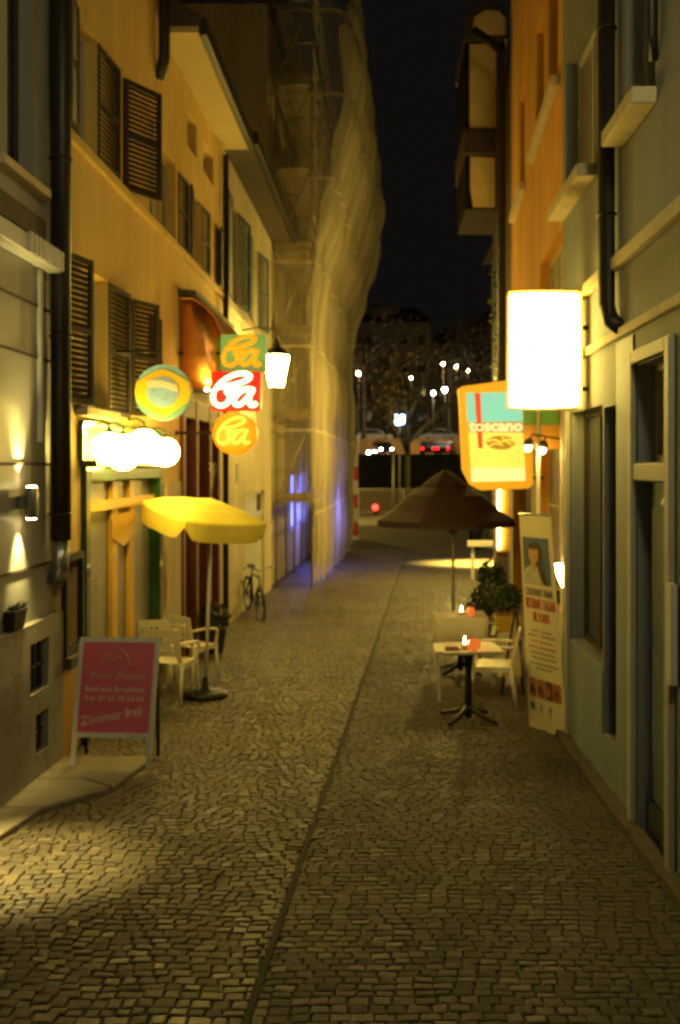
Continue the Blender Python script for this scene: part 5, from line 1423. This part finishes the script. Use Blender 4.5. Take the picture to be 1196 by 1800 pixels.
def make_car(paint, label, loc, facing, lit=None, group="cars along the far river bank"):
    t = thing("car", label, "car", loc, 0 if facing > 0 else math.pi, group)
    prof = [(-2.1,.35),(-2.15,.62),(-2.05,.88),(-1.55,.95),(-1.1,1.40),(-.75,1.47),(.35,1.45),(.75,1.30),(1.15,.95),(1.85,.84),(2.1,.66),(2.12,.36)]
    mb = MB(); mb.ring_loft([[Vector((x, s, z)) for x, z in prof] for s in (-.82, .82)], True, True, smooth=False); mb.build("body", M[paint], t, local=True, bevel=.05)
    gw = [(-1.40,.97),(-1.02,1.36),(-.72,1.41),(.32,1.39),(.68,1.26),(1.0,.97)]
    for s in (-.825, .825):
        mb = MB(); mb.ring_loft([[Vector((x,s-.006,z)) for x, z in gw],[Vector((x,s+.006,z)) for x, z in gw]], True, True, smooth=False); mb.build("window", M['glass_dark'], t, local=True)
    for x in (-1.3, 1.3):
        for s in (-.72, .72):
            mb = MB(); mb.ring_loft([[Vector((x+r*math.cos(2*math.pi*j/16), s+dy, .32+r*math.sin(2*math.pi*j/16))) for j in range(16)] for r, dy in ((.29,-.12),(.32,-.09),(.32,.09),(.29,.12))], True, True); wl = mb.build("wheel", M['tyre'], t, local=True)
    for s in (-.55, .55):
        mb = MB(); mb.sphere((2.1,s,.66), .10, 10, 6, .6, 1.3, .9); mb.build("headlight", M['head'] if lit == 'head' else M['white_metal'], t, local=True)
        mb = MB(); mb.sphere((-2.12,s,.72), .10, 10, 6, .6, 1.3, 1); mb.build("tail_light", M['tail'] if lit == 'tail' else M['red_paint'], t, local=True)
    return t
make_car('car_pale', "pale car parked across the river next to the scaffold net", (P(657,0,109.5).x,109.5,2.62), 1)
make_car('car_grey', "silver car parked across the river above the parasol top", (P(772,0,109.5).x,109.5,2.62), -1)
make_car('car_pale', "pale car parked across the river half behind the toscano sign", (P(848,0,109.5).x,109.5,2.62), 1)
c = make_car('car_dark', "dark car driving with headlights lit across the river", (P(672,0,101).x,101,.62), 1, 'head'); c.rotation_euler = (0,0,R(-78)); c.location.z = 1.06
c = make_car('car_dark', "dark car driving away with red tail lights across the river", (P(755,0,101).x,101,1.06), 1, 'tail'); c.rotation_euler = (0,0,R(84))
c = make_car('car_dark', "second dark car with red tail lights, right of the other", (P(784,0,101.5).x,101.5,1.06), 1, 'tail'); c.rotation_euler = (0,0,R(78))

def far_lamp(px, py, Y, m, r, label, pole=True, col=(1,.7,.35), pw=0):
    q = P(px,py,Y)
    t = thing("street_lamp", label, "street lamp", (q.x,Y,1.05), 0, "lit street lamps across the river")
    mb = MB(); mb.sphere(q, r, 10, 6); mb.build("globe", m, t)
    mb = MB(); mb.lathe(q+Vector((0,0,r*.8)), [(r*.8,0),(r*1.3,.04),(r*.3,.3)], 10)
    mb.build("cap", M['black'], t)
    mb = MB(); mb.tube([(q.x,Y+.25,1.05), (q.x,Y+.25,q.z+r*1.5), (q.x,Y,q.z+r*1.5)], .055, 6); mb.build("pole", M['steel'], t)
far_lamp(630,656,103,M['far_lit'],.16,"warm street lamp across the river close to the scaffold net")
far_lamp(723,664,118,M['far_lit'],.09,"faint street lamp across the river above the blue sign")
far_lamp(779,639,125,M['far_lit'],.17,"leftmost of the three high street lamps across the river")
far_lamp(803,644,125,M['far_lit'],.17,"middle one of the three high street lamps across the river")
far_lamp(822,651,125,M['far_lit'],.16,"rightmost of the three high street lamps across the river")
far_lamp(762,691,103,M['far_white'],.17,"white street lamp on a pole above the silver car")
far_lamp(782,685,103,M['far_white'],.22,"brightest white street lamp, right of the other white one")
far_lamp(648,795,102,M['far_white'],.13,"low white lamp at car height by the scaffold net")
far_lamp(690,796,102,M['far_lit'],.13,"low warm lamp at car height left of the slim trunk")
q = P(703,738,56.5)
bsg = thing("lit_street_sign", "blue white lit street sign on the quay in front of the trees", "sign", (q.x,56.5,gz(56)))
mb = MB(); mb.box(q.x-.28,q.x+.28,56.4,56.5,q.z-.30,q.z+.30); mb.build("panel", M['blue_sign'], bsg, bevel=.03)
mb = MB(); mb.tube([(q.x,56.55,gz(56)),(q.x,56.55,q.z)], .05, 6); mb.build("pole", M['steel'], bsg)
# slim pole on the near quay
np_ = thing("quay_post", "slim grey pole on the quay by the railing", "pole", (P(692,0,55).x,55,gz(55)))
x = P(692,0,55).x
mb = MB(); mb.tube([(x,55,gz(55)),(x,55,P(0,792,55).z)], .07, 8); mb.build("shaft", M['steel'], np_)
mb = MB(); mb.lathe((x,55,gz(55)), [(.16,0),(.15,.25),(.08,.35)], 10); mb.build("foot", M['steel'], np_)

def far_house(label, px0, px1, pyt, Y, dome=False, lit=()):
    a, b = P(px0,pyt,Y), P(px1,pyt,Y)
    t = thing("far_house", label, "house", ((a.x+b.x)/2,Y,1.05), 0, "houses across the river")
    mb = MB(); mb.box(a.x,b.x,Y,Y+14,1.05,a.z); mb.build("wall", M['far_wall'], t)
    mb = MB(); h = 3.0; mb.hexa([(a.x-.4,Y-.4,a.z),(b.x+.4,Y-.4,a.z),(b.x+.4,Y+14.4,a.z),(a.x-.4,Y+14.4,a.z),(a.x+2,Y+5,a.z+h),(b.x-2,Y+5,a.z+h),(b.x-2,Y+9,a.z+h),(a.x+2,Y+9,a.z+h)]); rf = mb.build("roof", M['roof'], t)
    n = max(2, int((b.x-a.x)/2.6)); rows = max(2, int((a.z-3)/3.2))
    for i in range(n):
        for j in range(rows):
            x = a.x+(b.x-a.x)*(i+.5)/n; z = 3.2+j*(a.z-3.4)/rows
            mb = MB(); mb.box(x-.55,x+.55,Y-.06,Y-.01,z,z+1.7); mb.build("window", M['glass_dark'], t)
    if dome:
        x = P(670,0,Y).x
        mb = MB(); mb.lathe((x,Y+4,a.z+.2), [(2.6,0),(2.6,1.2),(2.9,1.4),(2.5,2.3),(1.4,3.0),(.2,3.3)], 16); mb.build("dome", M['far_wall'], t)
far_house("far house with a small dome showing dimly above the trees", 600, 757, 566, 150, True)
far_house("low far house showing dimly right of the domed one", 758, 838, 605, 152)
far_house("far house showing dimly beside the orange house edge", 840, 930, 572, 155)
